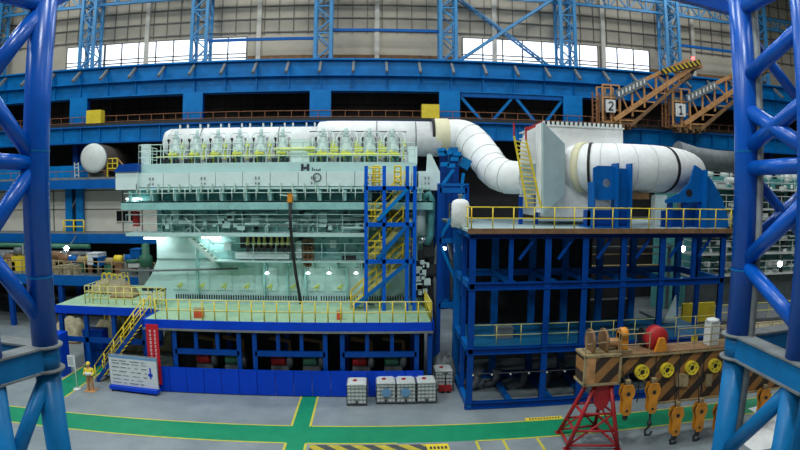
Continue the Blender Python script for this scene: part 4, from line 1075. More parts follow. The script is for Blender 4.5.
for px in (386.5, 405.5):
    c = P(px, 391, 26.62); tag(MB().lathe((c.x, 26.56, 0.68), [(0.24,0),(0.24,0.02)], 20, 'y').build('round_sticker', M_bluebar), 'pale blue disc on the %s tote of the row of three' % ('first' if px < 400 else 'middle'), 'sheet', 'round blue sheets on two totes')
c = G(444.5, 391.5)
t = thing('pallet_truck', 'red hand pallet truck standing before the rear tote', 'pallet truck', (c.x, c.y, 0))
for dx in (-0.26, 0.26): MB().box(c.x+dx-0.08, c.x+dx+0.08, c.y-0.1, c.y+0.65, 0.08, 0.14).build('fork', M_red, t)
MB().box(c.x-0.34, c.x+0.34, c.y-0.25, c.y-0.05, 0.08, 0.42).build('head', M_red, t)
MB().tube([(c.x, c.y-0.15, 0.2), (c.x, c.y-0.3, 1.15)], 0.035, 8).tube([(c.x-0.15, c.y-0.3, 1.15), (c.x+0.15, c.y-0.3, 1.15)], 0.03, 8).build('handle', M_dark, t)
for dx in (-0.15, 0.15): MB().lathe((c.x+dx, c.y-0.25, 0.1), [(0.1,-0.04),(0.1,0.04)], 14, 'x').build('wheel', M_black, t)
# notice board
bl_, br_ = G(113, 389.5), G(158.5, 395)
t = thing('notice_board', 'big pale notice board on blue wheeled base beside the red banner', 'notice board', tuple((bl_+br_)/2))
def bp(u, z, off=0): q = lerp(bl_, br_, u); return Vector((q.x, q.y-off, z))
bw = (br_-bl_).length; bn = Vector((0, -1, 0))
MB().bar(bp(-0.02, 1.2), bp(1.02, 1.2), 0.08, 1.72).build('board', M_paper, t)
MB().bar(bp(-0.02, 1.98, 0.045), bp(1.02, 1.98, 0.045), 0.01, 0.14).build('header_strip', M_bluebar, t)
MB().bar(bp(-0.02, 0.22), bp(1.02, 0.22), 0.5, 0.2).build('base', M_royal, t)
for u in (0.03, 0.97):
    for o_ in (-0.2, 0.2): q = bp(u, 0.06, o_); MB().lathe(q, [(0.06,-0.03),(0.06,0.03)], 12, 'x').build('caster', M_dark, t)
fr_ = MB()
for u in (-0.02, 1.02): fr_.bar(bp(u, 0.3), bp(u, 2.08), 0.06)
fr_.bar(bp(-0.02, 2.08), bp(1.02, 2.08), 0.06); fr_.build('board_frame', M_flange, t)
tx = MB()
for r_, z in enumerate((1.75, 1.6, 1.38, 1.15, 0.92, 0.7, 0.5)):
    u = 0.04
    while u < 0.8:
        w_ = random.uniform(0.06, 0.2); tx.bar(bp(u, z, 0.05), bp(min(u+w_, 0.8), z, 0.05), 0.01, random.choice((0.03, 0.05))); u += w_+random.uniform(0.03, 0.1)
tx.build('lettering', M_flange, t)
MB().bar(bp(0.86, 1.2, 0.05), bp(0.89, 1.2, 0.05), 0.012, 0.6).bar(bp(0.83, 1.1, 0.05), bp(0.92, 1.1, 0.05), 0.012, 0.15).build('board_diagram', M_royal, t)
# red banner
p, q = P(147.5, 324, 27.6), P(159.5, 386, 27.6)
t = thing('red_banner', 'tall red banner with vertical white characters hanging from the platform edge', 'banner', (p.x+0.35, 27.6, q.z))
MB().box(p.x-0.1, p.x+0.6, 27.56, 27.6, q.z+0.1, p.z).build('cloth', M_banner, t)
tx = MB(); z = p.z-0.35
while z > q.z+0.6:
    for x, s_ in ((p.x+0.13, 1.0), (p.x+0.4, 0.8)):
        if s_ < 1 and z < q.z+1.0: continue
        w_ = 0.055*s_; tx.box(x-w_, x+w_, 27.545, 27.56, z, z+0.03); tx.box(x-0.012, x+0.012, 27.545, 27.56, z-0.1, z+0.05); tx.box(x-w_, x+w_, 27.545, 27.56, z-0.08, z-0.055)
    z -= 0.21
tx.build('lettering', M_wtxt, t)
# sign on a white stand
c = G(77.5, 389)
t = thing('stand_sign', 'white sign on a slim white stand by the green lane', 'sign', tuple(c))
MB().lathe((c.x, c.y, 0), [(0.25,0),(0.25,0.04),(0.05,0.07)], 14).build('foot', M_plw, t)
MB().tube([(c.x, c.y, 0.05), (c.x, c.y, 1.85)], 0.03, 8).build('pole', M_plw, t)
MB().box(c.x-0.42, c.x+0.02, c.y-0.04, c.y, 1.3, 1.95).build('sign_panel', M_paper, t)
tx = MB()
for z in (1.8, 1.68, 1.56, 1.45): tx.box(c.x-0.36, c.x-0.06, c.y-0.05, c.y-0.04, z, z+0.03)
tx.build('lettering', M_grey, t)
# standing figure in yellow
c = G(91, 390.5)
t = thing('person', 'person in yellow jacket with white band and orange trousers at the stair foot', 'person', tuple(c))
def skin(name, verts, edges, radii, m, parent, sub=1):
    me = bpy.data.meshes.new(name); me.from_pydata(verts, edges, []); o = bpy.data.objects.new(name, me); COL.objects.link(o)
    o.parent = parent; me.materials.append(m)
    sk = o.modifiers.new('skin', 'SKIN'); sk.use_smooth_shade = True
    for i, r in enumerate(radii): me.skin_vertices[0].data[i].radius = (r, r*0.85)
    me.skin_vertices[0].data[0].use_root = True
    sb = o.modifiers.new('sub', 'SUBSURF'); sb.levels = sub; sb.render_levels = sub
    ORG[o.name] = ORG[parent.name]; return o
S = 0.92
def hv(x, y, z): return (x*S*1.15, y*S*1.15, z*S)
body = skin('body', [hv(0,0,0.95), hv(0,0,1.15), hv(0,0,1.38), hv(0,0,1.48), hv(0,-0.02,1.58),
      hv(-0.1,0,0.9), hv(-0.12,0,0.5), hv(-0.13,0.02,0.08), hv(-0.14,-0.14,0.05), hv(0.1,0,0.9), hv(0.12,-0.02,0.5), hv(0.13,0.02,0.08), hv(0.14,-0.14,0.05),
      hv(-0.2,0,1.38), hv(-0.28,0,1.12), hv(-0.22,-0.2,1.0), hv(0.2,0,1.38), hv(0.28,0,1.12), hv(0.22,-0.2,1.0)],
      [(0,1),(1,2),(2,3),(3,4),(0,5),(5,6),(6,7),(7,8),(0,9),(9,10),(10,11),(11,12),(2,13),(13,14),(14,15),(2,16),(16,17),(17,18)],
      [0.16,0.15,0.15,0.06,0.06,0.13,0.11,0.08,0.06,0.13,0.11,0.08,0.06,0.07,0.05,0.035,0.07,0.05,0.035], M_orange, t)
body.location = (0,0,0)
jk = skin('jacket', [hv(0,0,0.9), hv(0,0,1.12), hv(0,0,1.38), hv(-0.2,0,1.38), hv(-0.29,0,1.12), hv(-0.23,-0.18,1.01), hv(0.2,0,1.38), hv(0.29,0,1.12), hv(0.23,-0.18,1.01)],
      [(0,1),(1,2),(2,3),(3,4),(4,5),(2,6),(6,7),(7,8)], [0.24,0.22,0.22,0.11,0.09,0.06,0.11,0.09,0.06], M_yel, t)
hd = MB(); hd.lathe((0,-0.02*S,1.56*S), [(0.05,-0.06),(0.09,0.0),(0.1,0.08),(0.085,0.16),(0.03,0.2)], 16); hd.box(-0.015,0.015,-0.13,-0.1,1.60*S,1.63*S)
o = hd.build('head', M_skin, None); o.location = (0,0,0); 
for v in o.data.vertices: pass
def reparent(o, t):
    loc = Vector(ORG[o.name]); o.parent = t; o.location = loc; ORG[o.name] = ORG[t.name]
reparent(o, t)
o = MB().lathe((0,-0.02*S,1.70*S-0.02), [(0.15,0),(0.12,0.02),(0.115,0.07),(0.07,0.13),(0.0,0.15)], 16).build('helmet', M_yel); reparent(o, t)
o = MB().lathe((0,0,1.12*S), [(0.26,-0.08),(0.265,0),(0.26,0.08)], 16).build('white_band', M_plw); reparent(o, t)
o = MB().prismz([(-0.3,-0.3),(0.3,-0.3),(0.34,0.3),(-0.34,0.3)], 0, 0.03).build('base_plate', M_orange); reparent(o, t)

# stairs from the floor to the deck
t = thing('floor_stairs', 'yellow railed blue stairs from the floor up to the deck', 'stairs', (-14.5, 29, 0))
pa, pb = (-16.0, 28.6, 0.0), (-12.6, 28.6, DZ)
stairs(t, pa, pb, 1.0, M_frame, M_yel)
for k, (px0, px1, py0, py1, y_) in enumerate(((193.5, 202.5, 309.5, 320, 28.6), (336.5, 342, 312, 320, 28.7))):
    p, q = P(px0, py0, y_), P(px1, py1, y_)
    t = thing('fire_box', ('wide orange red box on the deck by the free end of the engine', 'small orange red box on the deck below the hoist cable')[k], 'box', ((p.x+q.x)/2, y_, DZ))
    MB().box(p.x, q.x, y_, y_+0.4, DZ, p.z).build('body', M_redor, t); MB().box(p.x-0.02, q.x+0.02, y_-0.02, y_+0.42, p.z, p.z+0.04).build('lid', M_tan, t)
for k, px in enumerate((148.5, 161)):
    c = P(px, 303, 31.6)
    t = thing('instrument_stand', 'grey framed instrument stand on the deck, %s the stairs' % ('closer to', 'further from')[k], 'stand', (c.x, 31.6, DZ), 'instrument stands at the free end')
    MB().box(c.x-0.3, c.x+0.3, 31.55, 31.7, DZ+0.35, DZ+0.95).build('screen_panel', M_cas, t)
    MB().box(c.x-0.34, c.x+0.34, 31.5, 31.75, DZ+0.92, DZ+1.05).build('hood', M_dark, t)
    for dx in (-0.3, 0.3): MB().box(c.x+dx-0.03, c.x+dx+0.03, 31.58, 31.66, DZ, DZ+0.95).build('leg', M_grey, t)
random.seed(3)
for k, (px, py, w_, d_) in enumerate(((760, 438, 2.4, 2.2), (775, 412, 2.2, 1.8), (792, 430, 2.2, 2.6))):
    c = G(px, py)
    vs = []; fs = []; n = 10
    for j in range(n):
        for i in range(n):
            e_ = (1-abs(i/(n-1)*2-1)**6)*(1-abs(j/(n-1)*2-1)**6)
            vs.append((c.x+(i/(n-1)-0.5)*w_, c.y+(j/(n-1)-0.5)*d_, 0.01+e_*(0.18+random.uniform(-0.04, 0.06))))
    for j in range(n-1):
        for i in range(n-1): fs.append((j*n+i, j*n+i+1, (j+1)*n+i+1, (j+1)*n+i))
    tag(MB().add(vs, fs, True).build('ground_sheet', M_wrap), ('white sheet on the floor between the feet of the second mast', 'white sheet on the floor beside the end hook block', 'white sheet on the floor beyond the outer foot of the second mast')[k], 'sheet', 'white sheets on the floor')
c = P(146, 262, 39)
t = thing('green_pump_unit', 'dark green pump unit standing on a post beside the crankcase foot', 'pump', (c.x, 39, 0))
MB().box(c.x-0.5, c.x+0.4, 38.6, 39.4, 0, c.z-0.3).build('pedestal', M_grey, t)
MB().lathe((c.x, 39, c.z-0.3), [(0.5,0),(0.5,0.7),(0.3,0.9),(0.3,1.6),(0.1,1.7)], 16).build('housing', M_mach, t)
MB().tube([(c.x-1.6, 39, c.z), (c.x-0.4, 39, c.z+0.1)], 0.16, 10).build('pipe', M_mach, t)
for k, (px0, px1, py0, py1) in enumerate(((55, 62, 266, 277), (63, 71, 265, 276), (71.5, 76, 266, 275))):
    p, q = P(px0, py0, 40.3), P(px1, py1, 40.3)
    tag(MB().prismz([(p.x,40.3),(q.x,40.3),(q.x,41.2),(p.x,41.2)], pz0 if 'pz0' in globals() else q.z, p.z).build('beige_crate', M_tarp), 'beige crate behind the tan railing, %s from the first mast' % ORD[k], 'crate', 'beige crates on the work platform')
# dark blue cabinets at the left
for k, (x0, x1, y0, h) in enumerate(((-20.1, -18.4, 29.0, 2.6), (-18.3, -16.9, 31.5, 2.3))):
    t = thing('tool_cabinet', ('tall dark blue cabinet by the end of the green lane', 'dark blue cabinet below the side deck')[k], 'cabinet', ((x0+x1)/2, y0, 0), 'dark blue cabinets under the side deck')
    MB().box(x0, x1, y0, y0+0.9, 0, h).build('body', M_royal, t)
    for q_ in (0, 1): MB().box(x0+0.05+q_*(x1-x0)/2, x0+(x1-x0)/2*(q_+1)-0.03, y0-0.03, y0, 0.1, h-0.06).build('door', M_frame, t)
def heap(loc, w, d, h, m, lb, grp, seed, name='covered_pallet', cat='covered pallet'):
    random.seed(seed); x, y, z = loc; n = 9; vs = []; fs = []
    t = thing(name, lb, cat, loc, grp)
    for j in range(n):
        for i in range(n):
            u, v = i/(n-1)*2-1, j/(n-1)*2-1
            e_ = max(0, 1-max(abs(u), abs(v))**4)
            vs.append((x+u*w/2, y+v*d/2, z+0.12+h*e_*(0.75+random.uniform(-0.2, 0.25))))
    for j in range(n-1):
        for i in range(n-1): fs.append((j*n+i, j*n+i+1, (j+1)*n+i+1, (j+1)*n+i))
    MB().add(vs, fs, True).build('cover', m, t)
    MB().box(x-w/2, x+w/2, y-d/2, y+d/2, z, z+0.12).build('pallet', M_brown, t)
heaps = [((-18.9, 36.5, 0), 2.4, 1.8, 1.9), ((-16.0, 35.5, 0), 2.2, 1.6, 1.6), ((-13.6, 35.8, 0), 1.8, 1.5, 1.9), ((-22.5, 37, 0), 2.5, 2.2, 1.7)]
for i, (l, w, d, h) in enumerate(heaps): heap(l, w, d, h, M_tarp, 'beige tarpaulin covered pallet behind the side deck posts, ' + ('second from the stairs', 'third from the stairs', 'next to the crankcase foot', 'beyond the others by the mast')[i], 'covered pallets below the side deck', i)
for i, (l, w, d, h) in enumerate([((-18.0, 35.4, DZ), 2.6, 1.6, 1.0), ((-16.3, 34.0, DZ), 1.6, 1.3, 0.8), ((4.15, 30.5, 0), 1.4, 1.5, 1.6)]):
    heap(l, w, d, h, (M_tarp, M_tan, M_grey)[i], ('wide beige covered heap at the back of the side deck', 'low tan covered heap on the side deck', 'dull heap covered by a sheet behind the pallet truck')[i], None, 20+i)

# ================================================================== FAR SIDE, WORK FLOOR BEYOND THE SIDE DECK
random.seed(11)
t = thing('work_platform', 'blue edged work platform with machinery beyond the first mast', 'platform', (-25, 42, 0))
pz0 = P(60, 275, 40).z
MB().box(-45, -16.5, 40, 46, pz0-0.3, pz0).build('slab', M_grey, t)
MB().box(-45, -16.5, 39.9, 40, pz0-0.8, pz0).build('edge_beam', M_gird2, t)
for x in (-42,-36,-30,-25,-20.5,-17): MB().box(x-0.2, x+0.2, 40, 40.4, 0, pz0-0.3).build('column', M_frame, t)
t = thing('guard_railing', 'tan railing along the work platform beyond the mast', 'railing', (-28, 40, pz0))
railing(t, [(-42, 40.1, pz0), (-16.6, 40.1, pz0)], M_tan, 1.1, 1.2, 0.04)
for i, (px, py) in enumerate(((105, 288), (110, 288), (115, 289), (121, 290), (127, 291))):
    c = P(px, py, 37.5)
    t = thing('hoop_guard', 'yellow hooped tube guard behind the side deck, %s from the mast' % ORD[i], 'guard', tuple(c), 'yellow hooped guards behind the side deck')
    g_ = MB().tube([(c.x-0.18, 37.5, 0), (c.x-0.18, 37.5, c.z+0.9), (c.x-0.1, 37.5, c.z+1.08), (c.x+0.1, 37.5, c.z+1.08), (c.x+0.18, 37.5, c.z+0.9), (c.x+0.18, 37.5, 0)], 0.06, 6).build('hoop', M_yel, t)
    for dz_ in (0.35, -0.2): MB().bar((c.x-0.18, 37.5, c.z+dz_), (c.x+0.18, 37.5, c.z+dz_), 0.06).build('rung', M_yel, t)
# machinery on the work platform
cols = [M_yel, M_mach, M_grey, M_tan, M_gird2, M_brown, M_flange]
nm = ['yellow', 'green', 'grey', 'tan', 'blue', 'brown', 'pale grey']
for i, (px, ci, w, h) in enumerate(((4,0,1.3,1.6),(12,3,1.4,1.4),(20,0,1.0,2.2),(58,3,1.6,1.8),(66,3,1.4,1.5),(75,2,1.2,1.4),(84,1,1.3,1.3),(93,5,1.2,1.6),(101,2,1.1,1.7),(111,1,1.2,1.2),(120,5,1.1,1.5),(132,2,1.2,1.6))):
    c = P(px, 268, 42)
    t = thing('workshop_machine', '%s workshop machine, %s in the row standing on the far work platform' % (nm[ci], ('first','second','third','fourth','fifth','sixth','seventh','eighth','ninth','tenth','eleventh','twelfth')[i]), 'machine', (c.x, 42, pz0), 'machines on the far work platform')
    MB().box(c.x-w/2, c.x+w/2, 41.5, 42.6, pz0, pz0+h*0.55).build('bed', cols[ci], t)
    MB().lathe((c.x-w*0.4, 41.9, pz0+h*0.75), [(0.2,0),(0.32,0.08),(0.32,w*0.6),(0.2,w*0.7)], 12, 'x').build('motor', cols[(ci+2) % 7], t)
    MB().tube([(c.x+w*0.4, 42, pz0+0.2), (c.x+w*0.4, 42, pz0+h)], 0.1, 8).build('pipe', M_grey, t)
for i, (y_, z_, m_, lb) in enumerate(((43.5, P(20,245,43.5).z, M_mach, 'long green pipe across the bay beyond the first mast'), (43.5, P(20,252,43.5).z, M_flange, 'long pale pipe under the green pipe beyond the first mast'))):
    tag(MB().tube([(-46, y_, z_), (-24, y_, z_-0.05)], 0.22, 10).bar((-30, y_, z_), (-30, y_, pz0), 0.12).bar((-40, y_, z_), (-40, y_, pz0), 0.12).build('service_pipe', m_), lb, 'pipe')
    # far columns carry them
c = P(68, 248, 43)
t = thing('work_lamp', 'dazzling white work lamp under the lower mezzanine', 'light', tuple(c))
MB().lathe((c.x, 42.8, c.z), [(0.12,-0.05),(0.28,0.1)], 16, 'y').build('reflector', M_grey, t)
MB().lathe((c.x, 42.75, c.z), [(0.2,-0.02),(0.2,0.02)], 16, 'y').build('lamp_face', M_lamp, t)
MB().tube([(c.x, 43, c.z), (c.x, 44.5, c.z+0.9)], 0.05, 6).build('arm', M_grey, t)
for k, (px0, px1, py0, py1, m_, lb, nm_) in enumerate(((87,98,254,265,M_paper,'white box machine on the far platform','white_cabinet'), (93,100,258,266,M_gird2,'small blue box beside the white box machine','blue_case'), (130,140,250,258,M_gird2,'blue covered bundle near the crankcase','blue_bundle'), (128,141,263,268,M_plw,'white curved cover near the crankcase','white_cover'))):
    p, q = P(px0, py0, 40.8), P(px1, py1, 40.8)
    tag(MB().prismz([(p.x,40.8),(q.x,40.8),(q.x,42),(p.x,42)], q.z, p.z).box(p.x-0.05, q.x+0.05, 40.75, 42.05, p.z, p.z+0.06).build(nm_, m_), lb, 'case')

# ================================================================== SECOND ENGINE BEYOND THE FRAME (far side)
random.seed(5)
e2 = thing('marine_diesel_engine', 'second pale green engine partly seen behind the lattice mast', 'engine', (34, 40, 0))
def e2x(px): return P(px, 230, 38).x
MB().box(25.6, 45, 39.5, 46, 0.5, 12.4).build('block', M_eng3, e2)
MB().box(25.2, 45, 38.6, 39.5, 0.0, 4.2).build('bedplate', M_grey, e2)
for z in (4.6, 6.3, 8.2, 9.9, 11.5):
    o = MB().box(24.6, 45, 37.6, 39.5, z-0.14, z).build('gallery', M_plw, e2)
    railing_mb(MB(), [(24.7, 39.4, z), (24.7, 37.7, z), (45, 37.7, z)], 1.0, 1.5, 0.03, 2).build('railing', M_plw, o)
pp = MB(); used_ = []
for i in range(95):
    x = random.uniform(25, 37); z = random.uniform(4.7, 12.6); L = random.uniform(0.4, 2.2); y_ = random.uniform(38.0, 39.3)
    if random.random() < 0.45: pp.tube([(x, y_, z), (x+L, y_, z)], random.choice((0.08, 0.14, 0.25)), 7)
    else: pp.tube([(x, y_, z), (x, y_, z+L*0.6)], random.choice((0.1, 0.16, 0.22)), 7)
build_each(pp, 'service_pipe', M_plw, e2)
pp = MB()
for i in range(60):
    x = random.uniform(25, 37); z = random.uniform(4.4, 12.2); w = random.uniform(0.15, 0.5); pp.box(x, x+w, 37.9, 38.4, z, z+w*random.uniform(0.6, 1.4))
build_each(pp, 'valve_block', M_dark, e2)
pp = MB()
for i in range(50):
    x = random.uniform(25, 37); z = random.uniform(4.4, 12.2); w = random.uniform(0.15, 0.5); pp.box(x, x+w, 37.8, 38.3, z, z+w*random.uniform(0.6, 1.4))
build_each(pp, 'white_fitting', M_plw, e2)
for i in range(9):
    x = 26.2+i*1.6
    MB().lathe((x, 40.5, 12.4), [(0.4,0),(0.4,0.3),(0.25,0.8),(0.2,1.1)], 12).build('exhaust_valve', M_plw, e2)
for i, (px, py, Y_, lb) in enumerate(((683, 249, 36.5, 'dazzling white lamp seen through the big blue frame'), (780, 264, 36.8, 'dazzling white lamp between the bars of the mast'))):
    c = P(px, py, Y_)
    t = thing('work_lamp', lb, 'light', tuple(c))
    MB().lathe((c.x, Y_, c.z), [(0.1,-0.02),(0.3,0.12)][::-1] and [(0.2,-0.02),(0.2,0.02)], 16, 'y').build('lamp_face', M_lamp, t)
    MB().lathe((c.x, Y_+0.05, c.z), [(0.26,0),(0.1,0.15)], 16, 'y').build('reflector', M_grey, t)
    MB().tube([(c.x, Y_+0.15, c.z), (c.x, 39.0, c.z+0.2)], 0.04, 6).build('arm', M_grey, t)
# floor level stuff beyond the frame
t = thing('assembly_platform', 'pale deck with yellow side beyond the big blue frame', 'platform', (23, 35, 0))
MB().box(19.8, 33, 32.5, 37.2, 2.0, 2.2).build('deck_plate', M_grey, t)
MB().box(20.6, 23.2, 32.4, 32.6, 2.3, 3.6).build('yellow_side', M_yel, t)
for x in (20, 24, 28, 32): MB().box(x, x+0.3, 32.7, 33, 0, 2).build('leg', M_grey, t)
railing_mb(MB(), [(19.9, 32.6, 2.2), (33, 32.6, 2.2)], 1.1, 1.2, 0.04).build('railing', M_palerail, t)
for i in range(3):
    z = (5.2, 6.8, 8.2)[i]
    tag(MB().box(13.0, 23.5, 40-i, 40.6-i, z-0.12, z).bar((13.0, 40-i, z+0.9), (23.5, 40-i, z+0.9), 0.08).bar((13, 40-i, z), (13, 40-i, 0), 0.2).bar((23.4, 40.3-i, z), (23.4, 40.3-i, 0), 0.2).build('far_walkway', M_tan if i == 0 else M_grey), ('tan', 'lower grey', 'upper grey')[i]+' walkway seen through the big blue frame', 'walkway')
t = thing('steam_roller_drum', 'long pale wrapped cylinder lying beyond the second mast', 'cylinder', (26, 30, 0))
MB().lathe((22.5, 30.5, 1.5), [(0.7,0),(0.95,0.1),(0.95,7),(0.7,7.1)], 20, 'x').build('wrapped_body', M_tarp, t)
for x in (24, 28): MB().box(x-0.15, x+0.15, 29.8, 31.2, 0, 0.8).build('cradle', M_grey, t)
for i in range(9):
    c = (5.6+i*1.4+random.uniform(-0.3, 0.3), random.uniform(28.2, 30), 0.0); w = random.uniform(0.4, 0.8)
    t = thing('pipe_elbow_part', 'dim pipe elbow stored on the floor inside the big frame, %s from the totes' % ORD[i], 'pipe elbow', c, 'stored parts inside the big frame')
    MB().tube([(c[0]-w, c[1], 0.2), (c[0]-w*0.3, c[1], 0.25), (c[0], c[1], 0.6), (c[0], c[1], 1.0)], 0.2, 10).build('elbow', M_grey, t)
    MB().ring((c[0], c[1], 1.0), 0.3, 0.15, 0.06, 14, 'z').build('flange', M_flange, t)

# ================================================================== LIFTING BEAM ON RED TRESTLE
BY = 20.6
lb_ = thing('lifting_beam', 'long brown and black striped lifting beam with yellow sheaves', 'lifting beam', (13, BY, 0))
def Bp(px, py, Y=BY): q = P(px, py, Y); return (q.x, q.z)
zb0 = Bp(660, 402)[1]; zt0 = Bp(690, 352)[1]
MB().prism([Bp(617, 383), Bp(617, 356), (19.9, zt0), (19.9, zb0), Bp(658, 402), Bp(646, 378), Bp(636, 371), Bp(628, 374)], BY, BY+0.75).build('web_plate', M_hazb, lb_)
xL, xR = Bp(585, 350)[0], Bp(617, 383)[0]
f_ = MB(); zl0, zl1 = Bp(600, 383)[1], Bp(600, 355)[1]
f_.box(xL, xR, BY-0.15, BY+0.9, zl0, zl1); f_.build('end_box', M_hazb, lb_)
ed = MB()
for z in (zl0, zl1): ed.box(xL-0.04, xR+0.04, BY-0.2, BY+0.95, z-0.05, z+0.05)
for x in (xL, xR): ed.box(x-0.05, x+0.05, BY-0.2, BY-0.1, zl0, zl1)
ed.build('edge_trim', M_tan, lb_)
MB().box(xL-0.02, xL+0.45, BY-0.18, BY-0.15, zl0+0.06, zl1-0.06).build('yellow_end_panel', M_orange, lb_)
MB().box(xR, 19.9, BY-0.12, BY+0.95, zt0, zt0+0.08).build('top_flange', M_tan, lb_)
MB().box(Bp(655,402)[0], 19.9, BY-0.1, BY+0.85, zb0-0.06, zb0+0.02).build('bottom_flange', M_tan, lb_)
bl_x = MB()
for px in (640, 655, 679, 703, 727): x = Bp(px, 370)[0]; bl_x.box(x-0.02, x+0.02, BY-0.03, BY, zb0+0.1, zt0)
build_each(bl_x, 'web_joint', M_dark, lb_)
for px, py in ((642.0,372),(667,370),(691.7,367.7),(714.8,365.5),(757,362)):
    c = P(px, py, BY-0.12)
    s_ = MB(); s_.ring(c, 0.29, 0.12, 0.14, 28); s_.ring(c, 0.31, 0.27, 0.2, 28)
    o = s_.build('sheave', M_yel, lb_)
    h_ = MB()
    for k in range(5): a_ = 2*PI*k/5; h_.lathe((c.x+0.2*math.cos(a_), c.y-0.075, c.z+0.2*math.sin(a_)), [(0.035,0),(0.035,0.01)], 8, 'y')
    h_.lathe((c.x, c.y, c.z), [(0.13,-0.02),(0.13,0.1)], 16, 'y').build('sheave_hub', M_dark, o)
for px in (684, 708, 679): 
    x, z = Bp(px, 378); MB().box(x-0.14, x+0.14, BY-0.15, BY, z-0.35, z+0.2).build('anchor_block', M_tan, lb_)
# winches on top
c = P(597, 345, BY+0.3)
w_ = MB()
for dx in (-0.35, 0.25): w_.lathe((c.x+dx, BY+0.35, zl1+0.5), [(0.5,0),(0.54,0.03),(0.54,0.1),(0.5,0.13)], 24, 'x')
build_each(w_, 'coupling_disc', M_brown, lb_)
MB().lathe((c.x+0.35, BY+0.35, zl1+0.4), [(0.17,0),(0.2,0.05),(0.2,0.75),(0.12,0.8)], 16, 'x').build('winch_motor', M_orange, lb_)
MB().box(c.x+1.0, c.x+1.35, BY+0.1, BY+0.6, zt0+0.05, zt0+0.95).build('gearbox', M_hook, lb_)
MB().lathe((c.x+1.0, BY+0.3, zl1+0.75), [(0.25,0),(0.3,0.05),(0.3,0.3),(0.22,0.35)], 14, 'x').build('brake_cover', M_hook, lb_)
MB().box(c.x-0.5, c.x+1.5, BY, BY+0.7, zl1, zl1+0.12).build('winch_bed', M_tan, lb_)
c = P(657, 338, BY+0.4)
MB().lathe((c.x-0.5, BY+0.9, c.z-0.05), [(0.42,0),(0.42,0.5),(0.5,0.5),(0.5,0.56)], 28, 'x').build('cable_drum', M_black, lb_)
MB().lathe((c.x, BY+0.25, c.z-0.02), [(0.0,-0.03),(0.48,0.0),(0.53,0.1),(0.53,0.5)], 28, 'y').build('red_drum_guard', M_red, lb_)
MB().prism([(c.x-0.35, c.z-0.68), (c.x+0.4, c.z-0.68), (c.x+0.14, c.z+0.1), (c.x-0.1, c.z+0.1)], BY-0.05, BY+0.1).build('drum_bracket', M_hook, lb_)
MB().box(xR-0.3, 19.9, BY-0.1, BY+1.1, zt0+0.08, zt0+0.14).build('walk_plate', M_brown, lb_)
pl_ = P(694, 338, BY)
MB().box(pl_.x-0.14, pl_.x+0.16, BY-0.05, BY, pl_.z-0.12, pl_.z+0.14).build('yellow_plate', M_yel, lb_)
railing_mb(MB(), [(xL, BY-0.1, zl1), (xR-0.1, BY-0.1, zl1+0.1)], 1.0, 1.1, 0.025, 2).build('railing', M_tan, lb_)
railing_mb(MB(), [(xR, BY-0.1, zt0+0.1), (Bp(648,350)[0], BY-0.1, zt0+0.1)], 0.9, 0.8, 0.025, 2).build('railing', M_tan, lb_)
railing_mb(MB(), [(Bp(676,350)[0], BY-0.1, zt0+0.1), (19.8, BY-0.1, zt0+0.1)], 1.0, 0.9, 0.025, 3).build('railing', M_tan, lb_)
c = P(712, 322, BY+0.5); tag(MB().box(c.x-0.25, c.x+0.25, BY+0.2, BY+0.7, zt0+0.14, c.z+0.05).lathe((c.x, BY+0.45, c.z+0.05), [(0.32,0),(0.3,0.1),(0.1,0.16)], 14).build('white_bollard', M_plw), 'white capped box standing on top of the lifting beam', 'box')
# hook blocks
HP = ['under the first yellow sheave', 'under the second yellow sheave', 'under the third yellow sheave', 'under the fourth yellow sheave', 'half hidden by the mast', 'behind the mast brace']
def hook(px, py, Y, lab, long=True, dr=0.0):
    c = P(px, py, Y)
    t = thing('hook_block', lab, 'hook block', (c.x, Y, c.z), 'orange hook blocks under the lifting beam')
    o_ = [(a_*1.08, b_*1.05) for a_, b_ in [(-0.19,0.62),(0.19,0.62),(0.3,0.36),(0.3,0.22),(0.2,0.02),(0.2,-0.5),(0.12,-0.66),(-0.12,-0.66),(-0.2,-0.5),(-0.2,0.02),(-0.3,0.22),(-0.3,0.36)]]
    for dy in (-0.16, 0.1): MB().prism([(c.x+x*0.95, c.z+z) for x, z in o_], Y+dy, Y+dy+0.06).build('cheek_plate', M_hook, t)
    MB().lathe((c.x, Y-0.08, c.z+0.3), [(0.27,0),(0.22,0.06),(0.27,0.14)], 20, 'y').build('pulley', M_dark, t)
    MB().lathe((c.x, Y-0.175, c.z+0.27), [(0.09,0),(0.09,0.02)], 12, 'y').build('pin', M_dark, t); MB().lathe((c.x, Y-0.175, c.z-0.48), [(0.06,0),(0.06,0.02)], 12, 'y').build('pin', M_dark, t)
    MB().box(c.x-0.08, c.x+0.1, Y-0.1, Y+0.1, c.z+0.6, c.z+0.85).build('shackle', M_tan, t)
    for dx in (-0.1, 0.1): MB().tube([(c.x+dx, Y, c.z+0.6), (c.x+dx, BY-0.05, zt0-0.6)], 0.022, 5).build('wire_rope', M_dark, t)
    pts = [(c.x, Y, c.z-0.6), (c.x+0.03, Y, c.z-0.8-dr), (c.x-0.16, Y, c.z-0.98-dr), (c.x-0.12, Y, c.z-1.2-dr), (c.x+0.1, Y, c.z-1.2-dr), (c.x+0.18, Y, c.z-1.05-dr)]
    MB().lathe((c.x+0.02, Y, c.z-0.85-dr*0.7), [(0.06,-0.1),(0.11,-0.05),(0.11,0.08),(0.05,0.14)], 12).build('swivel', M_dark, t)
    if long: MB().tube([(a_, b_, max(d_, 0.07)) for a_, b_, d_ in pts], 0.055, 8).build('hook', M_dark, t)
    return t
hook(626.3, 399, BY-0.4, 'orange hook block hanging high, first beside the red trestle', False)
hook(652, 397, BY-0.4, 'orange hook block hanging high, second from the red trestle', True, 0.55)
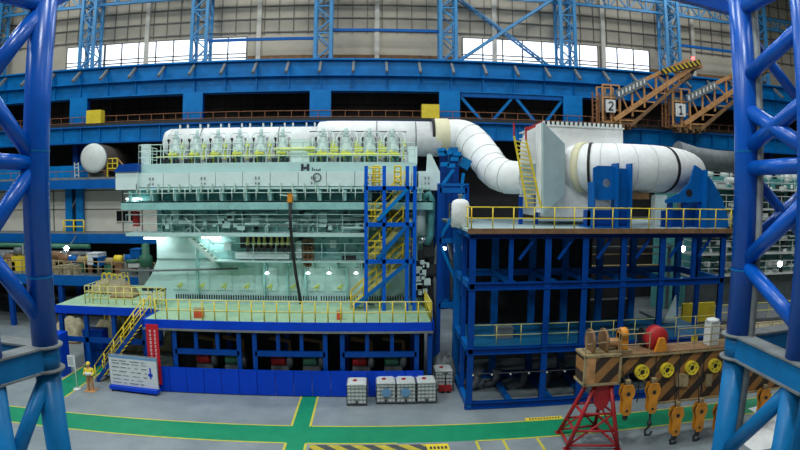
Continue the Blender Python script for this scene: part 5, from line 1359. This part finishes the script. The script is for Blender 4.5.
hook(675.5, 420, BY-0.5, 'orange hook block hanging low, third from the red trestle')
hook(699, 416, BY-0.5, 'orange hook block hanging low, fourth from the red trestle')
hook(719, 418, BY-0.4, 'orange hook block half hidden by the corner tubes of the mast')
hook(763, 402, BY-0.4, 'dark orange hook block seen between the mast corner and its brace')
# trestle
t = thing('trestle', 'red steel trestle holding up the end of the lifting beam', 'trestle', (9.4, 21.2, 0))
top = Vector((xL+0.95, BY+0.35, zl0-0.1))
feet = [Vector((8.2, 20.7, 0.06)), Vector((10.35, 20.2, 0.06)), Vector((10.2, 22.5, 0.06)), Vector((8.4, 22.4, 0.06))]
tops = [top+Vector((-0.35,-0.3,0)), top+Vector((0.35,-0.3,0)), top+Vector((0.35,0.4,0)), top+Vector((-0.35,0.4,0))]
for a_, b_ in zip(feet, tops): MB().tube([a_, b_], 0.09, 10).build('leg', M_red, t)
for lv in (0.05, 0.28, 0.55):
    for i in range(4): MB().tube([lerp(feet[i], tops[i], lv), lerp(feet[(i+1)%4], tops[(i+1)%4], lv)], 0.055, 8).build('crossbar', M_red, t)
for i in range(4): MB().tube([lerp(feet[i], tops[i], 0.05), lerp(feet[(i+1)%4], tops[(i+1)%4], 0.55)], 0.045, 8).build('brace', M_red, t)
MB().prism([(top.x-0.55, zl0-0.05), (top.x+0.55, zl0-0.05), (top.x+0.3, zl0-1.0), (top.x+0.1, zl0-1.25), (top.x-0.1, zl0-1.25), (top.x-0.3, zl0-1.0)], top.y-0.33, top.y-0.25).build('gusset_plate', M_red, t)
MB().box(top.x-0.6, top.x+0.6, top.y-0.4, top.y+0.5, zl0-0.12, zl0-0.05).build('head_plate', M_red, t)
for f0 in feet: MB().box(f0.x-0.14, f0.x+0.14, f0.y-0.14, f0.y+0.14, 0, 0.05).build('foot_plate', M_red, t)

# ================================================================== FOREGROUND LATTICE MASTS
def mast(lab, A, B, C_, zj, nodesA, nodesB, r=0.33, extra=None):
    t = thing('lattice_mast', lab, 'mast', (A[0], A[1], 0), 'tubular masts in front of the hall')
    def pt(c, z): return Vector((c[0], c[1], z))
    for c, rr in ((A, r), (B, r*0.75), (C_, r*0.8)):
        MB().tube([pt(c, 0), pt(c, zj-0.3)], rr*0.97, 20).build('lower_chord', M_mastj, t)
        MB().tube([pt(c, zj+0.3), pt(c, 18)], rr, 20).build('upper_chord', M_mast, t)
    # joint: box beams between the chords with flange plates
    for p, q in ((A, B), (A, C_)):
        d = (pt(q, 0)-pt(p, 0)); 
        MB().bar(pt(p, zj), pt(q, zj)+d*0.25, 0.42, 0.64).build('box_beam', M_mastj, t)
        f = MB(); f.bar(pt(p, zj+0.3)-d*0.08, pt(q, zj+0.3)+d*0.25, 0.54, 0.05); f.bar(pt(p, zj-0.3)-d*0.08, pt(q, zj-0.3)+d*0.25, 0.54, 0.05)
        f.build('flange_plate', M_flange, t)
    rg = MB()
    for z in (zj-0.3, zj+0.3): rg.lathe((A[0], A[1], z), [(r*1.35,-0.03),(r*1.35,0.03)], 24)
    build_each(rg, 'joint_ring', M_flange, t)
    MB().lathe((A[0], A[1], zj-0.3), [(r*0.97,0),(r*1.02,0.3),(r*0.97,0.6)], 20).build('joint_sleeve', M_mastj, t)
    for i in range(len(nodesA)):
        MB().tube([pt(A, nodesA[i]), pt(B, nodesA[i])], r*0.58, 14).build('horizontal_tube', M_mast, t)
    for za, zb in nodesB:
        MB().tube([pt(A, za), pt(B, zb)], r*0.58, 14).build('diagonal_tube', M_mast if za > zj else M_mastj, t)
    for (p, za), (q, zb) in (extra or []):
        MB().tube([pt(p, za), pt(q, zb)], r*0.42, 12).build('diagonal_tube', M_mast if za > zj else M_mastj, t)
    sm_ = MB()
    for z in (zj+2.0, zj+5.0): sm_.ring((A[0], A[1], z), r+0.012, r-0.02, 0.04, 20, 'z')
    build_each(sm_, 'weld_seam', M_mastj, t)
    return t
a = P(37, 225, 12); A1 = (a.x, 12.0)
b = P(-14, 300, 10.6); B1 = (b.x, 10.6)
zj1 = P(38, 356, 12).z
z163 = P(30, 163, 12).z; z8 = P(30, 8, 12).z; z320 = P(30, 322, 12).z
zB1 = P(-12, 85, 10.6).z; zB2 = P(-12, 245, 10.6).z
C1 = (A1[0]-3.2, 12.4)
mast('blue tubular lattice mast standing at the edge by the stand sign', A1, B1, C1, zj1, [z163, z8], [(z8, zB1), (z163, zB1), (z163, zB2), (z320, zB2), (zj1-0.4, P(-5, 470, 10.6).z)])
a = P(747, 160, 12); A2 = (a.x, 12.0)
b = P(783, 440, 9.6); B2 = (b.x, 9.6)
zj2 = P(740, 345, 12).z
C2 = (A2[0]+3.0, 12.3)
z168 = P(757, 169, 12).z; z15 = P(757, 13, 12).z
m2 = mast('blue tubular lattice mast standing over the lifting beam', A2, B2, C2, zj2, [z168, z15], [(P(757,80,12).z, P(795,28,9.8).z), (P(757,150,12).z, P(795,100,9.8).z), (P(757,110,12).z, P(795,150,9.8).z), (P(757,262,12).z, P(795,200,9.8).z), (P(757,262,12).z, P(795,325,9.8).z), (P(735,452,12).z, P(790,385,9.8).z)],
     extra=[((A2, z168), (C2, z168-2.4)), ((C2, z168), (A2, z168-2.0)), ((A2, z15-0.5), (C2, z15-3))])
c = P(753, 160, 11.8)
MB().tube([(A2[0]+0.16, 11.66, 0), (A2[0]+0.16, 11.66, 17)], 0.09, 10).build('cable_pipe', M_flange, m2)
# overhead beams joining the masts above the view, darker blue standing for shade
for p, q, lb in ((P(735, 10, 12.2), P(650, -12, 13.5), 'blue overhead girder, darkened for shade, reaching from the second mast'), (P(50, 2, 12.2), P(75, -10, 13), 'blue overhead stub, darkened for shade, at the top of the first mast')):
    tag(MB().bar(p, q, 0.3, 0.3).build('overhead_girder', M_frame), lb, 'girder')

# ================================================================== LIGHT
w = bpy.data.worlds.new('world'); SC.world = w; w.use_nodes = True
w.node_tree.nodes['Background'].inputs['Color'].default_value = (0.75, 0.85, 1.0, 1); w.node_tree.nodes['Background'].inputs['Strength'].default_value = 0.12
def area(x, y, z, sx, sy, e, rot=(0,0,0), col=(1,1,1)):
    l = bpy.data.lights.new('bay_and_fill_light', 'AREA'); l.shape = 'RECTANGLE'; l.size = sx; l.size_y = sy; l.energy = e; l.color = col
    o = bpy.data.objects.new('bay_and_fill_light', l); COL.objects.link(o); o.location = (x, y, z); o.rotation_euler = rot
for x in (-36, -18, 0, 18, 36):
    for y, e_ in ((-2, 3500 if x < 9 else 800), (10, 1800 if x < 9 else 400), (25, 1600), (39, 1000)): area(x, y, 34.5, 3, 3, e_, col=(0.94, 1.0, 1.0))
for x in (-40, -20, 0, 20, 40): area(x, 60, 22.8, 3, 1, 70)  # unseen fill lights added to lift the dark aisle wall
for x in (-30, -10, 10, 30): area(x, 46.5, 34.8, 10, 1.5, 600, (0.35, 0, 0), (0.95, 0.98, 1.0))
SC.view_settings.view_transform = 'Standard'; SC.view_settings.look = 'None'
SC.view_settings.exposure = 0.0; SC.view_settings.gamma = 1.0; SC.view_settings.use_curve_mapping = False
SC.cycles.max_bounces = 6
SC.cycles.use_denoising = True
